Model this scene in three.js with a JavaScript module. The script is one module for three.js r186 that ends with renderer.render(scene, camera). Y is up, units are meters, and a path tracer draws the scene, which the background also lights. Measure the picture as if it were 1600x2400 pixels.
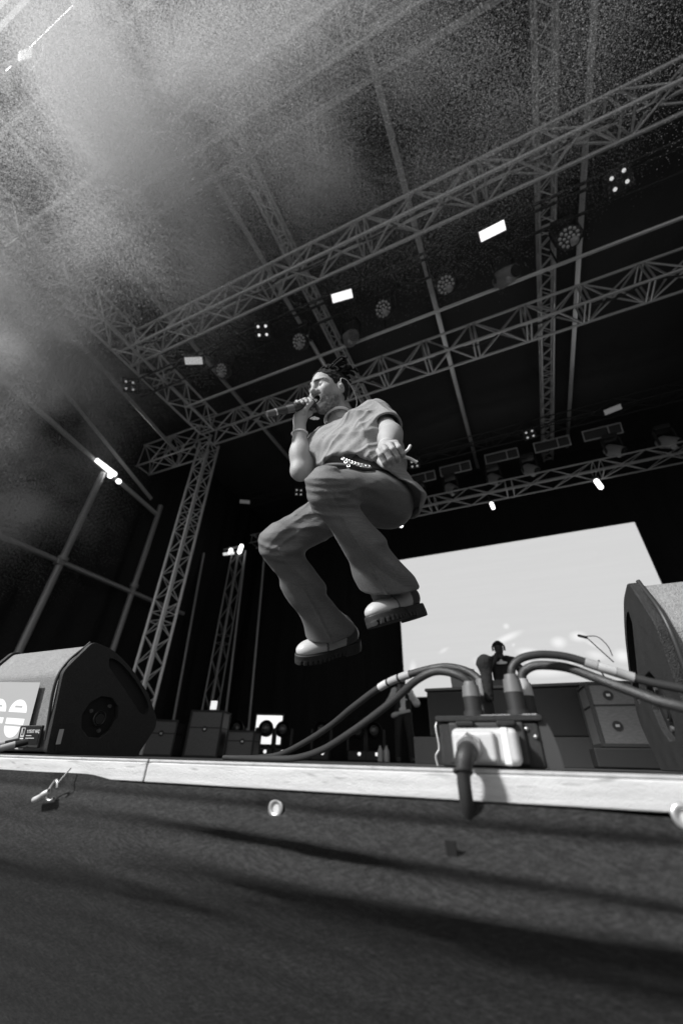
import * as THREE from 'three';
import { mergeGeometries, toCreasedNormals } from 'three/addons/utils/BufferGeometryUtils.js';
import { RoundedBoxGeometry } from 'three/addons/geometries/RoundedBoxGeometry.js';
import { ImprovedNoise } from 'three/addons/math/ImprovedNoise.js';
import { RectAreaLightUniformsLib } from 'three/addons/lights/RectAreaLightUniformsLib.js';
RectAreaLightUniformsLib.init();

// ---------------------------------------------------------------- camera, sky, sun, exposure
// x runs along the stage front, y is up from the stage deck, the audience is towards +z; metres
const V = (x, y, z) => new THREE.Vector3(x, y, z);
const scene = new THREE.Scene();
const camera = new THREE.PerspectiveCamera(105.13, 2 / 3, 0.05, 400);
camera.position.set(0, 0.008, 0);
{
  const r = V(0.91335, 0.0221, -0.40658), u = V(0.20091, 0.84404, 0.49722), f = V(-0.35416, 0.53583, -0.76646);
  camera.quaternion.setFromRotationMatrix(new THREE.Matrix4().makeBasis(r, u, f.clone().negate()));
}
camera.focus = 1.46;
camera.userData.fStop = 1.7;
const renderer = new THREE.WebGLRenderer();
renderer.toneMapping = THREE.LinearToneMapping;
renderer.toneMappingExposure = 1.4;
renderer.shadowMap.enabled = true;
{ // overcast sky: brightest overhead, the same all round
  const w = 64, h = 32, d = new Float32Array(w * h * 4);
  for (let j = 0; j < h; j++) for (let i = 0; i < w; i++) {
    const s = Math.max(0, Math.sin(((j + 0.5) / h - 0.5) * Math.PI)), v = 0.34 + 0.2 * s, o = (j * w + i) * 4;
    d[o] = d[o + 1] = d[o + 2] = v; d[o + 3] = 1;
  }
  const t = new THREE.DataTexture(d, w, h, THREE.RGBAFormat, THREE.FloatType);
  t.mapping = THREE.EquirectangularReflectionMapping; t.magFilter = THREE.LinearFilter; t.needsUpdate = true;
  scene.background = t; scene.environment = t;
}
const sun = new THREE.DirectionalLight(0xffffff, 4.0);
sun.name = 'sun';
sun.position.set(-0.5 - 0.75 * 14, 0.8 + 0.95 * 14, -1.1 + 14); sun.target.position.set(-0.5, 0.8, -1.1);
sun.castShadow = true; sun.shadow.radius = 11;
Object.assign(sun.shadow.camera, { left: -12, right: 12, top: 12, bottom: -12, near: 0.1, far: 60 });
scene.add(sun, sun.target);

// ---------------------------------------------------------------- helpers
let seed = 7;
const rnd = () => { seed = (seed + 0x6d2b79f5) | 0; let t = Math.imul(seed ^ (seed >>> 15), 1 | seed); t = (t + Math.imul(t ^ (t >>> 7), 61 | t)) ^ t; return ((t ^ (t >>> 14)) >>> 0) / 4294967296; };
const perlin = new ImprovedNoise(), noise = (x, y, z) => perlin.noise(x, y, z);
const fbm = (x, y, z, o = 4) => { let s = 0, a = 0.5; for (let i = 0; i < o; i++) { s += a * noise(x, y, z); x = x * 2.03 + 3.1; y = y * 2.03 + 1.7; z = z * 2.03 + 5.3; a *= 0.5; } return s; };
const clamp = (x, a = 0, b = 1) => Math.min(b, Math.max(a, x)), lerp = (a, b, t) => a + (b - a) * t, sstep = (a, b, x) => { const t = clamp((x - a) / (b - a)); return t * t * (3 - 2 * t); };
const grey = (v) => new THREE.Color().setRGB(v, v, v);
const mat = (v, roughness = 0.8, extra = {}) => new THREE.MeshPhysicalMaterial({ color: grey(v), roughness, ...extra });
const taken = new Map();
const numbered = (n) => { const k = taken.get(n) ?? 0; taken.set(n, k + 1); return k ? n + '_' + String(k).padStart(3, '0') : n; };
function mesh(name, geometry, material, parent) {
  const m = new THREE.Mesh(geometry, material);
  m.name = parent ? name : numbered(name); m.castShadow = m.receiveShadow = true;
  (parent ?? scene).add(m); return m;
}
function tag(o, label, category, group) { o.userData.label = label; o.userData.category = category; if (group) o.userData.group = group; return o; }
function thing(name, label, category, [x, y, z] = [0, 0, 0], group) { const g = new THREE.Group(); g.name = numbered(name); g.position.set(x, y, z); scene.add(g); return tag(g, label, category, group); }
function structure(name, geometry, material) { const m = mesh(name, geometry, material); m.userData.kind = 'structure'; return m; }
function dataTexture(n, f, srgb = false, m = n) { // grey texture, f(u, v) in 0..1
  const d = new Uint8Array(n * m * 4);
  for (let j = 0; j < m; j++) for (let i = 0; i < n; i++) { const v = clamp(f(i / n, j / m)) * 255, o = (j * n + i) * 4; d[o] = d[o + 1] = d[o + 2] = v; d[o + 3] = 255; }
  const t = new THREE.DataTexture(d, n, m); t.wrapS = t.wrapT = THREE.RepeatWrapping; t.magFilter = THREE.LinearFilter; t.minFilter = THREE.LinearMipmapLinearFilter;
  if (srgb) t.colorSpace = THREE.SRGBColorSpace; t.needsUpdate = true; return t;
}
function canvasTexture(w, h, draw) { const c = document.createElement('canvas'); c.width = w; c.height = h; draw(c.getContext('2d'), w, h); const t = new THREE.CanvasTexture(c); t.colorSpace = THREE.SRGBColorSpace; t.magFilter = THREE.LinearFilter; return t; }
const tileNoise = (u, v, k, s = 0) => { // seamless noise on the unit square
  const a = u * 2 * Math.PI, b = v * 2 * Math.PI, q = k / 6.283;
  return noise(Math.cos(a) * q + 9 + s, Math.sin(a) * q + Math.cos(b) * q * 0.83, Math.sin(b) * q + 4 + s);
};
const rep = (t, x, y = x) => { const c = t.clone(); c.repeat.set(x, y); c.needsUpdate = true; return c; };
const box = (w, h, d, x = 0, y = 0, z = 0) => new THREE.BoxGeometry(w, h, d).translate(x, y, z);
const rbox = (w, h, d, r, x = 0, y = 0, z = 0) => new RoundedBoxGeometry(w, h, d, 2, Math.min(r, w / 2.01, h / 2.01, d / 2.01)).translate(x, y, z);
const join = (list) => mergeGeometries(list.map((g) => { const n = g.index ? g.toNonIndexed() : g; for (const k of Object.keys(n.attributes)) if (!['position', 'normal', 'uv'].includes(k)) n.deleteAttribute(k); return n; }));
const UP = V(0, 1, 0);
function between(g, a, b) { const d = b.clone().sub(a), m = new THREE.Matrix4().compose(a.clone().add(b).multiplyScalar(0.5), new THREE.Quaternion().setFromUnitVectors(UP, d.clone().normalize()), V(1, 1, 1)); return g.applyMatrix4(m); }
const rod = (a, b, r, n = 10, r2 = r) => between(new THREE.CylinderGeometry(r2, r, a.distanceTo(b), n), a, b); // a geometry
const UNIT = new THREE.CylinderGeometry(1, 1, 1, 10, 1, true);
function bar(name, a, b, r, material, parent) { // a mesh that shares one unit tube
  const m = mesh(name, UNIT, material, parent), d = b.clone().sub(a);
  m.position.copy(a).add(b).multiplyScalar(0.5); m.quaternion.setFromUnitVectors(UP, d.clone().normalize()); m.scale.set(r, d.length(), r); return m;
}
const tube = (pts, r, seg = 60, n = 10) => new THREE.TubeGeometry(new THREE.CatmullRomCurve3(pts.map((p) => (p.isVector3 ? p : V(...p))), false, 'centripetal'), seg, r, n);

// distance fields and their meshes
const D = {
  cap(p, a, b, r, r2 = r) { const x = b.x - a.x, y = b.y - a.y, z = b.z - a.z, px = p.x - a.x, py = p.y - a.y, pz = p.z - a.z, h = clamp((px * x + py * y + pz * z) / (x * x + y * y + z * z)); return Math.hypot(px - x * h, py - y * h, pz - z * h) - lerp(r, r2, h); },
  ball(p, c, r) { return Math.hypot(p.x - c.x, p.y - c.y, p.z - c.z) - r; },
  egg(p, c, rx, ry, rz) { const x = (p.x - c.x) / rx, y = (p.y - c.y) / ry, z = (p.z - c.z) / rz, k = Math.hypot(x, y, z), k2 = Math.hypot(x / rx, y / ry, z / rz); return k < 1e-6 ? -Math.min(rx, ry, rz) : (k * (k - 1)) / k2; },
  smin(a, b, k) { const h = Math.max(k - Math.abs(a - b), 0) / k; return Math.min(a, b) - h * h * k * 0.25; },
  smax(a, b, k) { return -D.smin(-a, -b, k); },
  plane(p, o, n) { return (p.x - o.x) * n.x + (p.y - o.y) * n.y + (p.z - o.z) * n.z; },
};
function nets(f, lo, hi, cell, color) { // surface nets over a box
  const nx = Math.ceil((hi.x - lo.x) / cell) + 1, ny = Math.ceil((hi.y - lo.y) / cell) + 1, nz = Math.ceil((hi.z - lo.z) / cell) + 1, v = new Float32Array(nx * ny * nz), p = V(0, 0, 0);
  for (let k = 0, o = 0; k < nz; k++) for (let j = 0; j < ny; j++) for (let i = 0; i < nx; i++, o++) { p.set(lo.x + i * cell, lo.y + j * cell, lo.z + k * cell); v[o] = f(p); }
  const at = (i, j, k) => v[(k * ny + j) * nx + i], id = new Int32Array(nx * ny * nz).fill(-1), P = [], N = [], C = [], I = [];
  for (let k = 0; k < nz - 1; k++) for (let j = 0; j < ny - 1; j++) for (let i = 0; i < nx - 1; i++) {
    const c = [at(i, j, k), at(i + 1, j, k), at(i, j + 1, k), at(i + 1, j + 1, k), at(i, j, k + 1), at(i + 1, j, k + 1), at(i, j + 1, k + 1), at(i + 1, j + 1, k + 1)];
    let neg = 0; for (const x of c) if (x < 0) neg++;
    if (neg === 0 || neg === 8) continue;
    let x = 0, y = 0, z = 0, n = 0;
    for (let a = 0; a < 8; a++) for (const bit of [1, 2, 4]) { if (a & bit) continue; const b = a | bit; if ((c[a] < 0) === (c[b] < 0)) continue; const t = c[a] / (c[a] - c[b]); x += (a & 1) + (bit === 1 ? t : 0); y += ((a >> 1) & 1) + (bit === 2 ? t : 0); z += ((a >> 2) & 1) + (bit === 4 ? t : 0); n++; }
    x /= n; y /= n; z /= n;
    const gx = lerp(lerp(c[1] - c[0], c[3] - c[2], y), lerp(c[5] - c[4], c[7] - c[6], y), z), gy = lerp(lerp(c[2] - c[0], c[3] - c[1], x), lerp(c[6] - c[4], c[7] - c[5], x), z), gz = lerp(lerp(c[4] - c[0], c[5] - c[1], x), lerp(c[6] - c[2], c[7] - c[3], x), y), l = Math.hypot(gx, gy, gz) || 1;
    id[(k * ny + j) * nx + i] = P.length / 3; P.push(lo.x + (i + x) * cell, lo.y + (j + y) * cell, lo.z + (k + z) * cell); N.push(gx / l, gy / l, gz / l);
    if (color) { const g = color(p.fromArray(P, P.length - 3)); C.push(g, g, g); }
  }
  const quad = (a, b, c, d, flip) => { if (a < 0 || b < 0 || c < 0 || d < 0) return; flip ? I.push(a, c, b, a, d, c) : I.push(a, b, c, a, c, d); };
  for (let k = 1; k < nz - 1; k++) for (let j = 1; j < ny - 1; j++) for (let i = 1; i < nx - 1; i++) {
    const s = at(i, j, k) < 0, q = (a, b, c) => id[((k - c) * ny + (j - b)) * nx + (i - a)];
    if (s !== at(i + 1, j, k) < 0) quad(q(0, 1, 1), q(0, 0, 1), q(0, 0, 0), q(0, 1, 0), !s);
    if (s !== at(i, j + 1, k) < 0) quad(q(1, 0, 1), q(1, 0, 0), q(0, 0, 0), q(0, 0, 1), !s);
    if (s !== at(i, j, k + 1) < 0) quad(q(1, 1, 0), q(0, 1, 0), q(0, 0, 0), q(1, 0, 0), !s);
  }
  const g = new THREE.BufferGeometry(); g.setAttribute('position', new THREE.Float32BufferAttribute(P, 3)); g.setAttribute('normal', new THREE.Float32BufferAttribute(N, 3));
  const U = new Float32Array((P.length / 3) * 2); for (let i = 0; i < U.length / 2; i++) { U[i * 2] = P[i * 3] + 0.7 * P[i * 3 + 2]; U[i * 2 + 1] = P[i * 3 + 1] + 0.3 * P[i * 3 + 2]; } g.setAttribute('uv', new THREE.BufferAttribute(U, 2));
  if (color) g.setAttribute('color', new THREE.Float32BufferAttribute(C, 3)); g.setIndex(I); return g;
}
function around(points, pad) { const b = new THREE.Box3().setFromPoints(points).expandByScalar(pad); return [b.min, b.max]; }

// ---------------------------------------------------------------- materials
const grainTex = dataTexture(256, (u, v) => 0.5 + 0.55 * tileNoise(u, v, 60) + 0.45 * tileNoise(u, v, 130, 3));
const blotchTex = dataTexture(256, (u, v) => 0.78 + 0.3 * tileNoise(u, v, 7) + 0.22 * tileNoise(u, v, 26, 2) + 0.15 * tileNoise(u, v, 80, 5), true);
const fabricTex = dataTexture(256, (u, v) => 0.9 + 0.1 * tileNoise(u, v, 60) + 0.12 * tileNoise(u, v, 150, 5), true);
const speckTex = dataTexture(256, (u, v) => { const k = tileNoise(u, v, 190, 2); return 0.72 + 0.25 * tileNoise(u, v, 90) + (k > 0.34 ? 0.6 : 0); }, true);
const weaveTex = dataTexture(256, (u, v) => 0.5 + 0.25 * Math.sin(u * Math.PI * 2 * 42) + 0.25 * Math.sin(v * Math.PI * 2 * 42) + 0.2 * tileNoise(u, v, 70));
const scuffTex = dataTexture(512, (u, v) => { let s = 0.93 + 0.08 * tileNoise(u, v * 3, 8) + 0.06 * tileNoise(u * 2, v * 8, 40, 2); const k = tileNoise(u, v * 2, 24, 8); if (k > 0.46) s -= 0.2 * (k - 0.42) / 0.3; return s; }, true);
const M = {
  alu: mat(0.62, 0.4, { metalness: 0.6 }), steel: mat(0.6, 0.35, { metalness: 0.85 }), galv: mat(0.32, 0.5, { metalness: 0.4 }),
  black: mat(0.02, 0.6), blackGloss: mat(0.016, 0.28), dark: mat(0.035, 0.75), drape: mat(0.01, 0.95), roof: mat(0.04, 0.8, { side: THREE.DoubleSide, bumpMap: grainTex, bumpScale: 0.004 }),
  rubber: mat(0.028, 0.5, { bumpMap: grainTex, bumpScale: 0.0004 }), white: mat(0.72, 0.5), glass: mat(0.03, 0.08, { clearcoat: 1 }),
};

// ---------------------------------------------------------------- setting
structure('ground', new THREE.PlaneGeometry(400, 400).rotateX(-Math.PI / 2).translate(0, -1.5, 0), mat(0.16, 0.95, { map: rep(blotchTex, 90) }));
{
  const deck = structure('stage_deck', box(20, 0.03, 11.95, -1.2, -0.0185, -6.785), mat(0.05, 0.7, { map: rep(blotchTex, 10), bumpMap: rep(grainTex, 40), bumpScale: 0.001 }));
  // painted edge boards along the front, butted end to end, with a worn upper lip
  const edge = mat(0.62, 0.55, { map: rep(scuffTex, 1), bumpMap: rep(grainTex, 4), bumpScale: 0.0006 });
  let x = -4.72;
  for (const w of [1.9, 1.985, 2.02, 2.0, 2.0]) {
    const x1 = x + w - 0.004, g = rbox(w - 0.004, 0.0375, 0.02, 0.003, x + w / 2, -0.0235, -0.8);
    const uv = g.attributes.uv, p = g.attributes.position; for (let i = 0; i < uv.count; i++) uv.setXY(i, p.getX(i) * 1.1, p.getY(i) * 5 + p.getZ(i) * 3);
    mesh('edge_board', g, edge, deck);
    const lip = rbox(w - 0.004, 0.0055, 0.03, 0.002, x + w / 2, -0.0015, -0.806); const q = lip.attributes.uv, pp = lip.attributes.position; for (let i = 0; i < q.count; i++) q.setXY(i, pp.getX(i) * 2.3, pp.getZ(i) * 9);
    mesh('edge_lip', lip, mat(0.5, 0.6, { map: rep(scuffTex, 1.7) }), deck); x = x1 + 0.004;
  }
  mesh('under_deck_front', box(20, 1.45, 0.05, -1.2, -0.77, -1.4), M.drape, deck);
}
// front skirt: a dark woven cloth sagging in long folds between its eyelets
{
  const skirt = thing('stage_skirt', 'dark woven cloth skirt hanging in soft folds below the white stage edge', 'skirt', [0, -1.5, -0.765]);
  const nx = 520, ny = 170, P = [], U = [], I = [], pins = [[-1.078, -0.052], [-0.475, -0.068], [0.148, -0.044]];
  const top = (x) => -0.0425 - 0.0015 * noise(x * 3, 2, 1) + 0.012 * sstep(-0.86, -1.0, x) - 0.004 * sstep(0, 0.2, x);
  const depth = (x, y) => {
    const d = -y - 0.04, n1 = fbm(x * 0.7, y * 9 + x * 0.5, 3.3, 3), n2 = fbm(x * 1.8, y * 26 + x * 1.6, 8.1, 3);
    let z = 0.012 * sstep(0, 0.03, d) + n1 * 0.022 * sstep(0.015, 0.1, d) * (1 - 0.75 * sstep(0.1, 0.2, d)) + n2 * 0.014 * sstep(0.0, 0.09, d) * (1 - 0.7 * sstep(0.13, 0.25, d));
    z += 0.022 * Math.exp(-(((d - 0.062 - 0.035 * (x + 0.4)) / 0.014) ** 2)) * sstep(-1.05, -0.55, x);       // first sagging fold
    z += 0.03 * Math.exp(-(((d - 0.098 - 0.02 * Math.cos(x * 2.2)) / 0.02) ** 2)) * sstep(-0.95, -0.4, x);   // second, lower
    z -= 0.016 * Math.exp(-(((d - 0.036 - 0.01 * x) / 0.012) ** 2));
    z += 0.012 * sstep(0.1, 0.5, d) * noise(x * 0.9 + 4, y * 5, 0.4);
    z -= 0.5 * clamp(d - 0.115, 0, 0.35) * sstep(0.115, 0.19, d);
    for (const [px, py] of pins) { const r = Math.hypot(x - px, (y - py) * 1.3); z -= 0.012 * Math.exp(-((r / 0.035) ** 2)); }
    z += 0.008 * Math.exp(-(((x + 0.86 + (y + 0.1) * 0.6) / 0.05) ** 2)) * sstep(0.03, 0.12, d);
    return z;
  };
  for (let j = 0; j <= ny; j++) for (let i = 0; i <= nx; i++) { const x = lerp(-2.6, 1.5, i / nx), t = j / ny, y = lerp(top(x), -1.48, t * t * 0.45 + t * 0.55); P.push(x, y + 1.5, depth(x, y)); U.push(x, y); }
  for (let j = 0; j < ny; j++) for (let i = 0; i < nx; i++) { const a = j * (nx + 1) + i; I.push(a, a + nx + 1, a + 1, a + 1, a + nx + 1, a + nx + 2); }
  const g = new THREE.BufferGeometry(); g.setAttribute('position', new THREE.Float32BufferAttribute(P, 3)); g.setAttribute('uv', new THREE.Float32BufferAttribute(U, 2)); g.setIndex(I); g.computeVertexNormals();
  const threads = dataTexture(512, (u, v) => 0.5 + 0.2 * Math.sin(v * 2 * Math.PI * 120) + 0.15 * Math.sin(u * 2 * Math.PI * 120) + 0.5 * tileNoise(u, v * 4, 60, 1));
  const dye = dataTexture(512, (u, v) => 0.7 + 0.3 * tileNoise(u, v * 4, 30) + 0.42 * tileNoise(u, v * 5, 90, 4), true);
  mesh('cloth', g, mat(0.04, 0.95, { side: THREE.DoubleSide, bumpMap: rep(threads, 7), bumpScale: 0.0009, map: rep(dye, 3.2) }), skirt);
  for (const [x, y] of pins.slice(1)) {
    const e = mesh('eyelet', new THREE.TorusGeometry(0.0115, 0.0042, 12, 32).scale(1, 1, 0.6).translate(x, y + 1.5, depth(x, y) + 0.006), M.steel, skirt);
    mesh('eyelet_washer', new THREE.CylinderGeometry(0.0085, 0.0085, 0.002, 24).rotateX(Math.PI / 2).translate(x, y + 1.5, depth(x, y) + 0.004), mat(0.6, 0.5, { metalness: 0.3 }), e);
  }
  mesh('repair_patch', rbox(0.016, 0.032, 0.003, 0.001, 0, 0, 0).rotateX(0.35).translate(-0.152, 1.5 - 0.099, depth(-0.152, -0.099) + 0.007), mat(0.012, 0.9), skirt);
  // spring hook that holds the first eyelet
  const h = thing('snap_hook', 'small steel snap hook holding the dark skirt below the white edge', 'hook', [-1.068, -0.072, -0.742]);
  const ring = []; for (let i = 0; i <= 20; i++) { const a = 0.3 + (i / 20) * 5.1; ring.push(V(Math.cos(a) * 0.014 + 0.012, Math.sin(a) * 0.019 + 0.008, 0.002 * Math.sin(a * 2))); }
  mesh('ring', tube(ring, 0.003, 50, 8), M.steel, h);
  mesh('lever', tube([V(0.008, 0.006, 0.006), V(-0.004, 0.001, 0.008), V(-0.02, -0.006, 0.005), V(-0.04, -0.012, 0.002)], 0.0056, 24, 10), mat(0.7, 0.4, { metalness: 0.4 }), h);
  mesh('pin', rod(V(0.024, 0.022, 0.002), V(0.034, 0.052, -0.01), 0.0018, 8), M.galv, h);
}

// ---------------------------------------------------------------- roof, walls
{
  const roof = thing('stage_roof', 'dark fabric stage roof stretched between metal rails', 'roof', [0, 9.1, 0]);
  const xs = [-9.6, -6.15, -3.4, -0.3, 2.65, 5.6, 8.65];
  for (let k = 0; k < 6; k++) for (const [z0, z1] of [[1.1, -3.6], [-3.6, -8.2], [-8.2, -12.4]]) {
    const w = xs[k + 1] - xs[k] + 0.04, l = z0 - z1 + 0.06, g = new THREE.PlaneGeometry(w, l, 22, 36).rotateX(Math.PI / 2).translate((xs[k] + xs[k + 1]) / 2, 0, (z0 + z1) / 2), p = g.attributes.position;
    for (let i = 0; i < p.count; i++) { const u = (p.getX(i) - xs[k]) / (xs[k + 1] - xs[k]); p.setY(i, -0.16 * Math.sin(Math.PI * clamp(u)) + (k % 2) * 0.006 + 0.08 * Math.sin(Math.PI * clamp(u)) * fbm(p.getX(i) * 1.2, p.getZ(i) * 0.7, k * 3, 3)); }
    g.computeVertexNormals(); mesh('roof_panel', g, M.roof, roof);
  }
  mesh('front_fascia', box(17.8, 0.03, 0.07, -0.5, 0, 1.24), M.alu, roof);
  const wall = (name, label, g, pos) => tag(Object.assign(mesh(name, g, mat(0.012, 0.95, { side: THREE.DoubleSide, bumpMap: rep(grainTex, 6), bumpScale: 0.01 })), {}), label, 'drape').position.set(...pos);
  const drape = (w, h, amp) => { const g = new THREE.PlaneGeometry(w, h, Math.round(w * 14), 12), p = g.attributes.position; for (let i = 0; i < p.count; i++) p.setZ(i, amp * (Math.sin(p.getX(i) * 9 + 2 * noise(p.getX(i), p.getY(i) * 0.3, 1)) + 0.8 * noise(p.getX(i) * 3, p.getY(i) * 0.4, 5))); g.computeVertexNormals(); return g.translate(0, h / 2, 0); };
  wall('side_drape', 'black mesh drape closing the wing side of the stage beyond the truss tower', drape(12.9, 10.75, 0.03).rotateY(Math.PI / 2), [-9.45, -1.45, -6.0]);
  wall('side_drape', 'black drape closing the stage side behind the cropped speaker', drape(12.9, 10.75, 0.03).rotateY(-Math.PI / 2), [8.5, -1.45, -6.0]);
  wall('back_drape', 'tall black backdrop hanging behind the lit video screen', drape(18.2, 10.75, 0.04), [-0.5, -1.45, -12.35]);
}

// ---------------------------------------------------------------- trusses and roof beams
// axis x: cross-section p = z, q = y; axis z: p = x, q = y; axis y: p = x, q = z
function truss(name, label, axis, s0, s1, [p0, p1], [q0, q1], o = {}) {
  const { sec = 2, bays = 4, rc = 0.03, rb = 0.017, group = 'aluminium trusses of the stage roof', material = M.alu } = o, put = { x: (s, p, q) => V(s, q, p), z: (s, p, q) => V(p, q, s), y: (s, p, q) => V(p, s, q) }[axis];
  const base = put(axis === 'y' ? Math.min(s0, s1) : (s0 + s1) / 2, (p0 + p1) / 2, q0), t = thing(name, label, 'truss', base.toArray(), group), at = (s, p, q) => put(s, p, q).sub(base);
  for (const p of [p0, p1]) for (const q of [q0, q1]) bar('chord', at(s0, p, q), at(s1, p, q), rc, material, t);
  const n = Math.max(1, Math.round(Math.abs(s1 - s0) / sec)), L = (s1 - s0) / n, faces = [[[p0, q0], [p1, q0]], [[p0, q1], [p1, q1]], [[p0, q0], [p0, q1]], [[p1, q0], [p1, q1]]];
  for (let k = 0; k < n; k++) {
    const a = s0 + k * L + L * 0.04, b = s0 + (k + 1) * L - L * 0.04;
    faces.forEach(([u, v], fi) => {
      bar('brace', at(a, ...u), at(a, ...v), rb, material, t); bar('brace', at(b, ...u), at(b, ...v), rb, material, t);
      for (let i = 0; i < bays; i++) { const x0 = lerp(a, b, i / bays), x1 = lerp(a, b, (i + 1) / bays), e = (i + fi) % 2; bar('brace', at(x0, ...(e ? u : v)), at(x1, ...(e ? v : u)), rb, material, t); }
    });
  }
  return t;
}
truss('cross_truss', 'long box truss crossing the stage roof above the singer, nearest full-width truss', 'x', -6.9, 6.6, [-2.88, -3.25], [7.5, 8.15], { sec: 1.95, bays: 4, rc: 0.032, rb: 0.018 });
truss('cross_truss', 'box truss with bright end posts crossing the dark roof behind the singer\'s head', 'x', -6.9, 6.6, [-5.64, -6.1], [7.5, 8.08], { sec: 1.05, bays: 2, rc: 0.028, rb: 0.019 });
truss('front_truss', 'large hazy front truss of the roof lost in smoke at the top', 'x', -9.2, 8.2, [-0.58, -1.02], [8.3, 8.85], { sec: 1.7, bays: 4, rc: 0.034, rb: 0.014 });
truss('side_truss', 'box truss running back along the hazy wing side to the tower', 'z', 1.0, -5.5, [-6.78, -6.35], [7.35, 7.9], { sec: 1.6, bays: 4 });
truss('roof_truss', 'slim ladder truss running back above the bare forearm and microphone', 'z', -0.9, -11.5, [-2.7, -2.5], [8.28, 8.5], { sec: 1.8, bays: 8, rc: 0.026, rb: 0.011 });
truss('roof_truss', 'slim ladder truss rising to the top edge above the video screen', 'z', -0.9, -11.5, [1.8, 2.06], [8.28, 8.5], { sec: 1.8, bays: 8, rc: 0.026, rb: 0.011 });
truss('truss_tower', 'upright aluminium truss tower standing behind the corner of the near speaker', 'y', 0.02, 7.3, [-6.95, -6.6], [-5.7, -6.05], { sec: 2.4, bays: 8, rc: 0.032, rb: 0.013, group: 'truss towers' });
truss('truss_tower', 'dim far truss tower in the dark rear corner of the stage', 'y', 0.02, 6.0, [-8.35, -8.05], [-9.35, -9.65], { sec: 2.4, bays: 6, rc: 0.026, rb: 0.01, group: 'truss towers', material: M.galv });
truss('wing_truss', 'dim cross truss joining the tower to the wing side poles', 'x', -9.2, -7.0, [-5.64, -6.1], [7.1, 7.9], { sec: 1.1, bays: 2, rc: 0.026 });
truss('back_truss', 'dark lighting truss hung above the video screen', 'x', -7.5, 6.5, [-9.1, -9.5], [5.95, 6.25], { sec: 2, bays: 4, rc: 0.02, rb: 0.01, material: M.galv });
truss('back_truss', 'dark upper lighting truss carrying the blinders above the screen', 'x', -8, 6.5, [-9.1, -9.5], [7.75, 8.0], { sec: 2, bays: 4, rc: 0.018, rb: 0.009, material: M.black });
function beam(label, a, b, w = 0.075, h = 0.1) { // keder rail: a channel with two rounded ribs
  const base = a.clone().add(b).multiplyScalar(0.5), t = thing('roof_beam', label, 'beam', base.toArray(), 'rails of the roof'), q = new THREE.Quaternion().setFromUnitVectors(V(0, 0, 1), b.clone().sub(a).normalize()), L = a.distanceTo(b);
  const web = mesh('web', box(w * 0.55, h, L), M.alu, t), r1 = mesh('rib', rbox(w * 0.3, h * 0.45, L, 0.01, -w * 0.5, -h * 0.32, 0), M.alu, t), r2 = mesh('rib', rbox(w * 0.3, h * 0.45, L, 0.01, w * 0.5, -h * 0.32, 0), M.alu, t);
  for (const m of [web, r1, r2]) m.quaternion.copy(q); return t;
}
beam('roof rail running back from the front truss above the singer', V(-0.31, 8.75, -1.0), V(-0.2, 8.85, -11.8));
beam('hazy roof rail beside the slim ladder truss above the microphone', V(-3.42, 8.8, 1.05), V(-3.2, 8.85, -11.8));
beam('faint roof rail lost in smoke near the wing side', V(-6.1, 8.85, 1.05), V(-6.1, 8.85, -11.8));
beam('dim roof rail beside the ladder truss at the top edge', V(2.66, 8.8, 1.05), V(2.62, 8.85, -11.8), 0.06, 0.09);
beam('bright cross rail under the roof between front truss and nearest full-width truss', V(-6.1, 8.84, -1.48), V(8.2, 8.84, -1.48), 0.07, 0.09);
beam('hazy cross rail at the very front of the roof', V(-9.2, 8.86, 0.44), V(8.2, 8.86, 0.44), 0.07, 0.09);
beam('rail of the roof edge sloping down towards the wing poles', V(-9.05, 7.15, 0.2), V(-9.0, 5.95, -6.7), 0.07, 0.1);
beam('steep upper rail of the wing side roof edge', V(-9.0, 8.75, 0.2), V(-9.0, 6.3, -6.3), 0.06, 0.08);
beam('hazy wing rail next to the side truss', V(-7.9, 8.6, 0.8), V(-7.9, 7.3, -6.0), 0.06, 0.09);
function pole(label, a, b, r) { const t = thing('side_pole', label, 'pole', a.toArray(), 'wing side poles'), e = b.clone().sub(a); bar('tube', V(0, 0, 0), e, r, M.galv, t); mesh('base_plate', box(0.25, 0.012, 0.25, 0, 0.006, 0), M.galv, t); mesh('coupler', rod(e.clone().multiplyScalar(0.59), e.clone().multiplyScalar(0.605), r * 1.5), M.galv, t); return t; }
pole('grey wing pole nearest the photographer, topped by a bright lamp', V(-9, 0.0, -4.62), V(-9, 6.15, -4.76), 0.075);
pole('dimmer wing pole between the lamp pole and the truss tower', V(-9, 0.0, -6.6), V(-9, 6.3, -6.67), 0.07);
{
  const t = thing('wing_rail', 'horizontal pipe joining the two wing poles at mid height', 'pipe', [-9, 3.6, -5.5]);
  bar('tube', V(0, 0.02, 3.2), V(0, -0.02, -3), 0.06, M.galv, t); for (const z of [0.86, -1.12]) mesh('clamp', rbox(0.17, 0.17, 0.1, 0.02, 0, 0, z), M.galv, t);
}
for (const [label, x, z, h] of [['thin drape pipe left standing in the dark beside the far tower', -7.75, -9.7, 6], ['thin drape pipe nearer the screen in the dark rear corner', -7.1, -9.9, 6], ['thin dark pipe in front of the far tower', -8.6, -8.7, 5.6]]) {
  const t = thing('drape_pipe', label, 'pipe', [x, 0, z], 'drape pipes'); bar('tube', V(0, 0.01, 0), V(-0.25, h, 0.1), 0.035, M.galv, t); mesh('foot', box(0.4, 0.015, 0.4, 0, 0.0075, 0), M.black, t);
}

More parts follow.
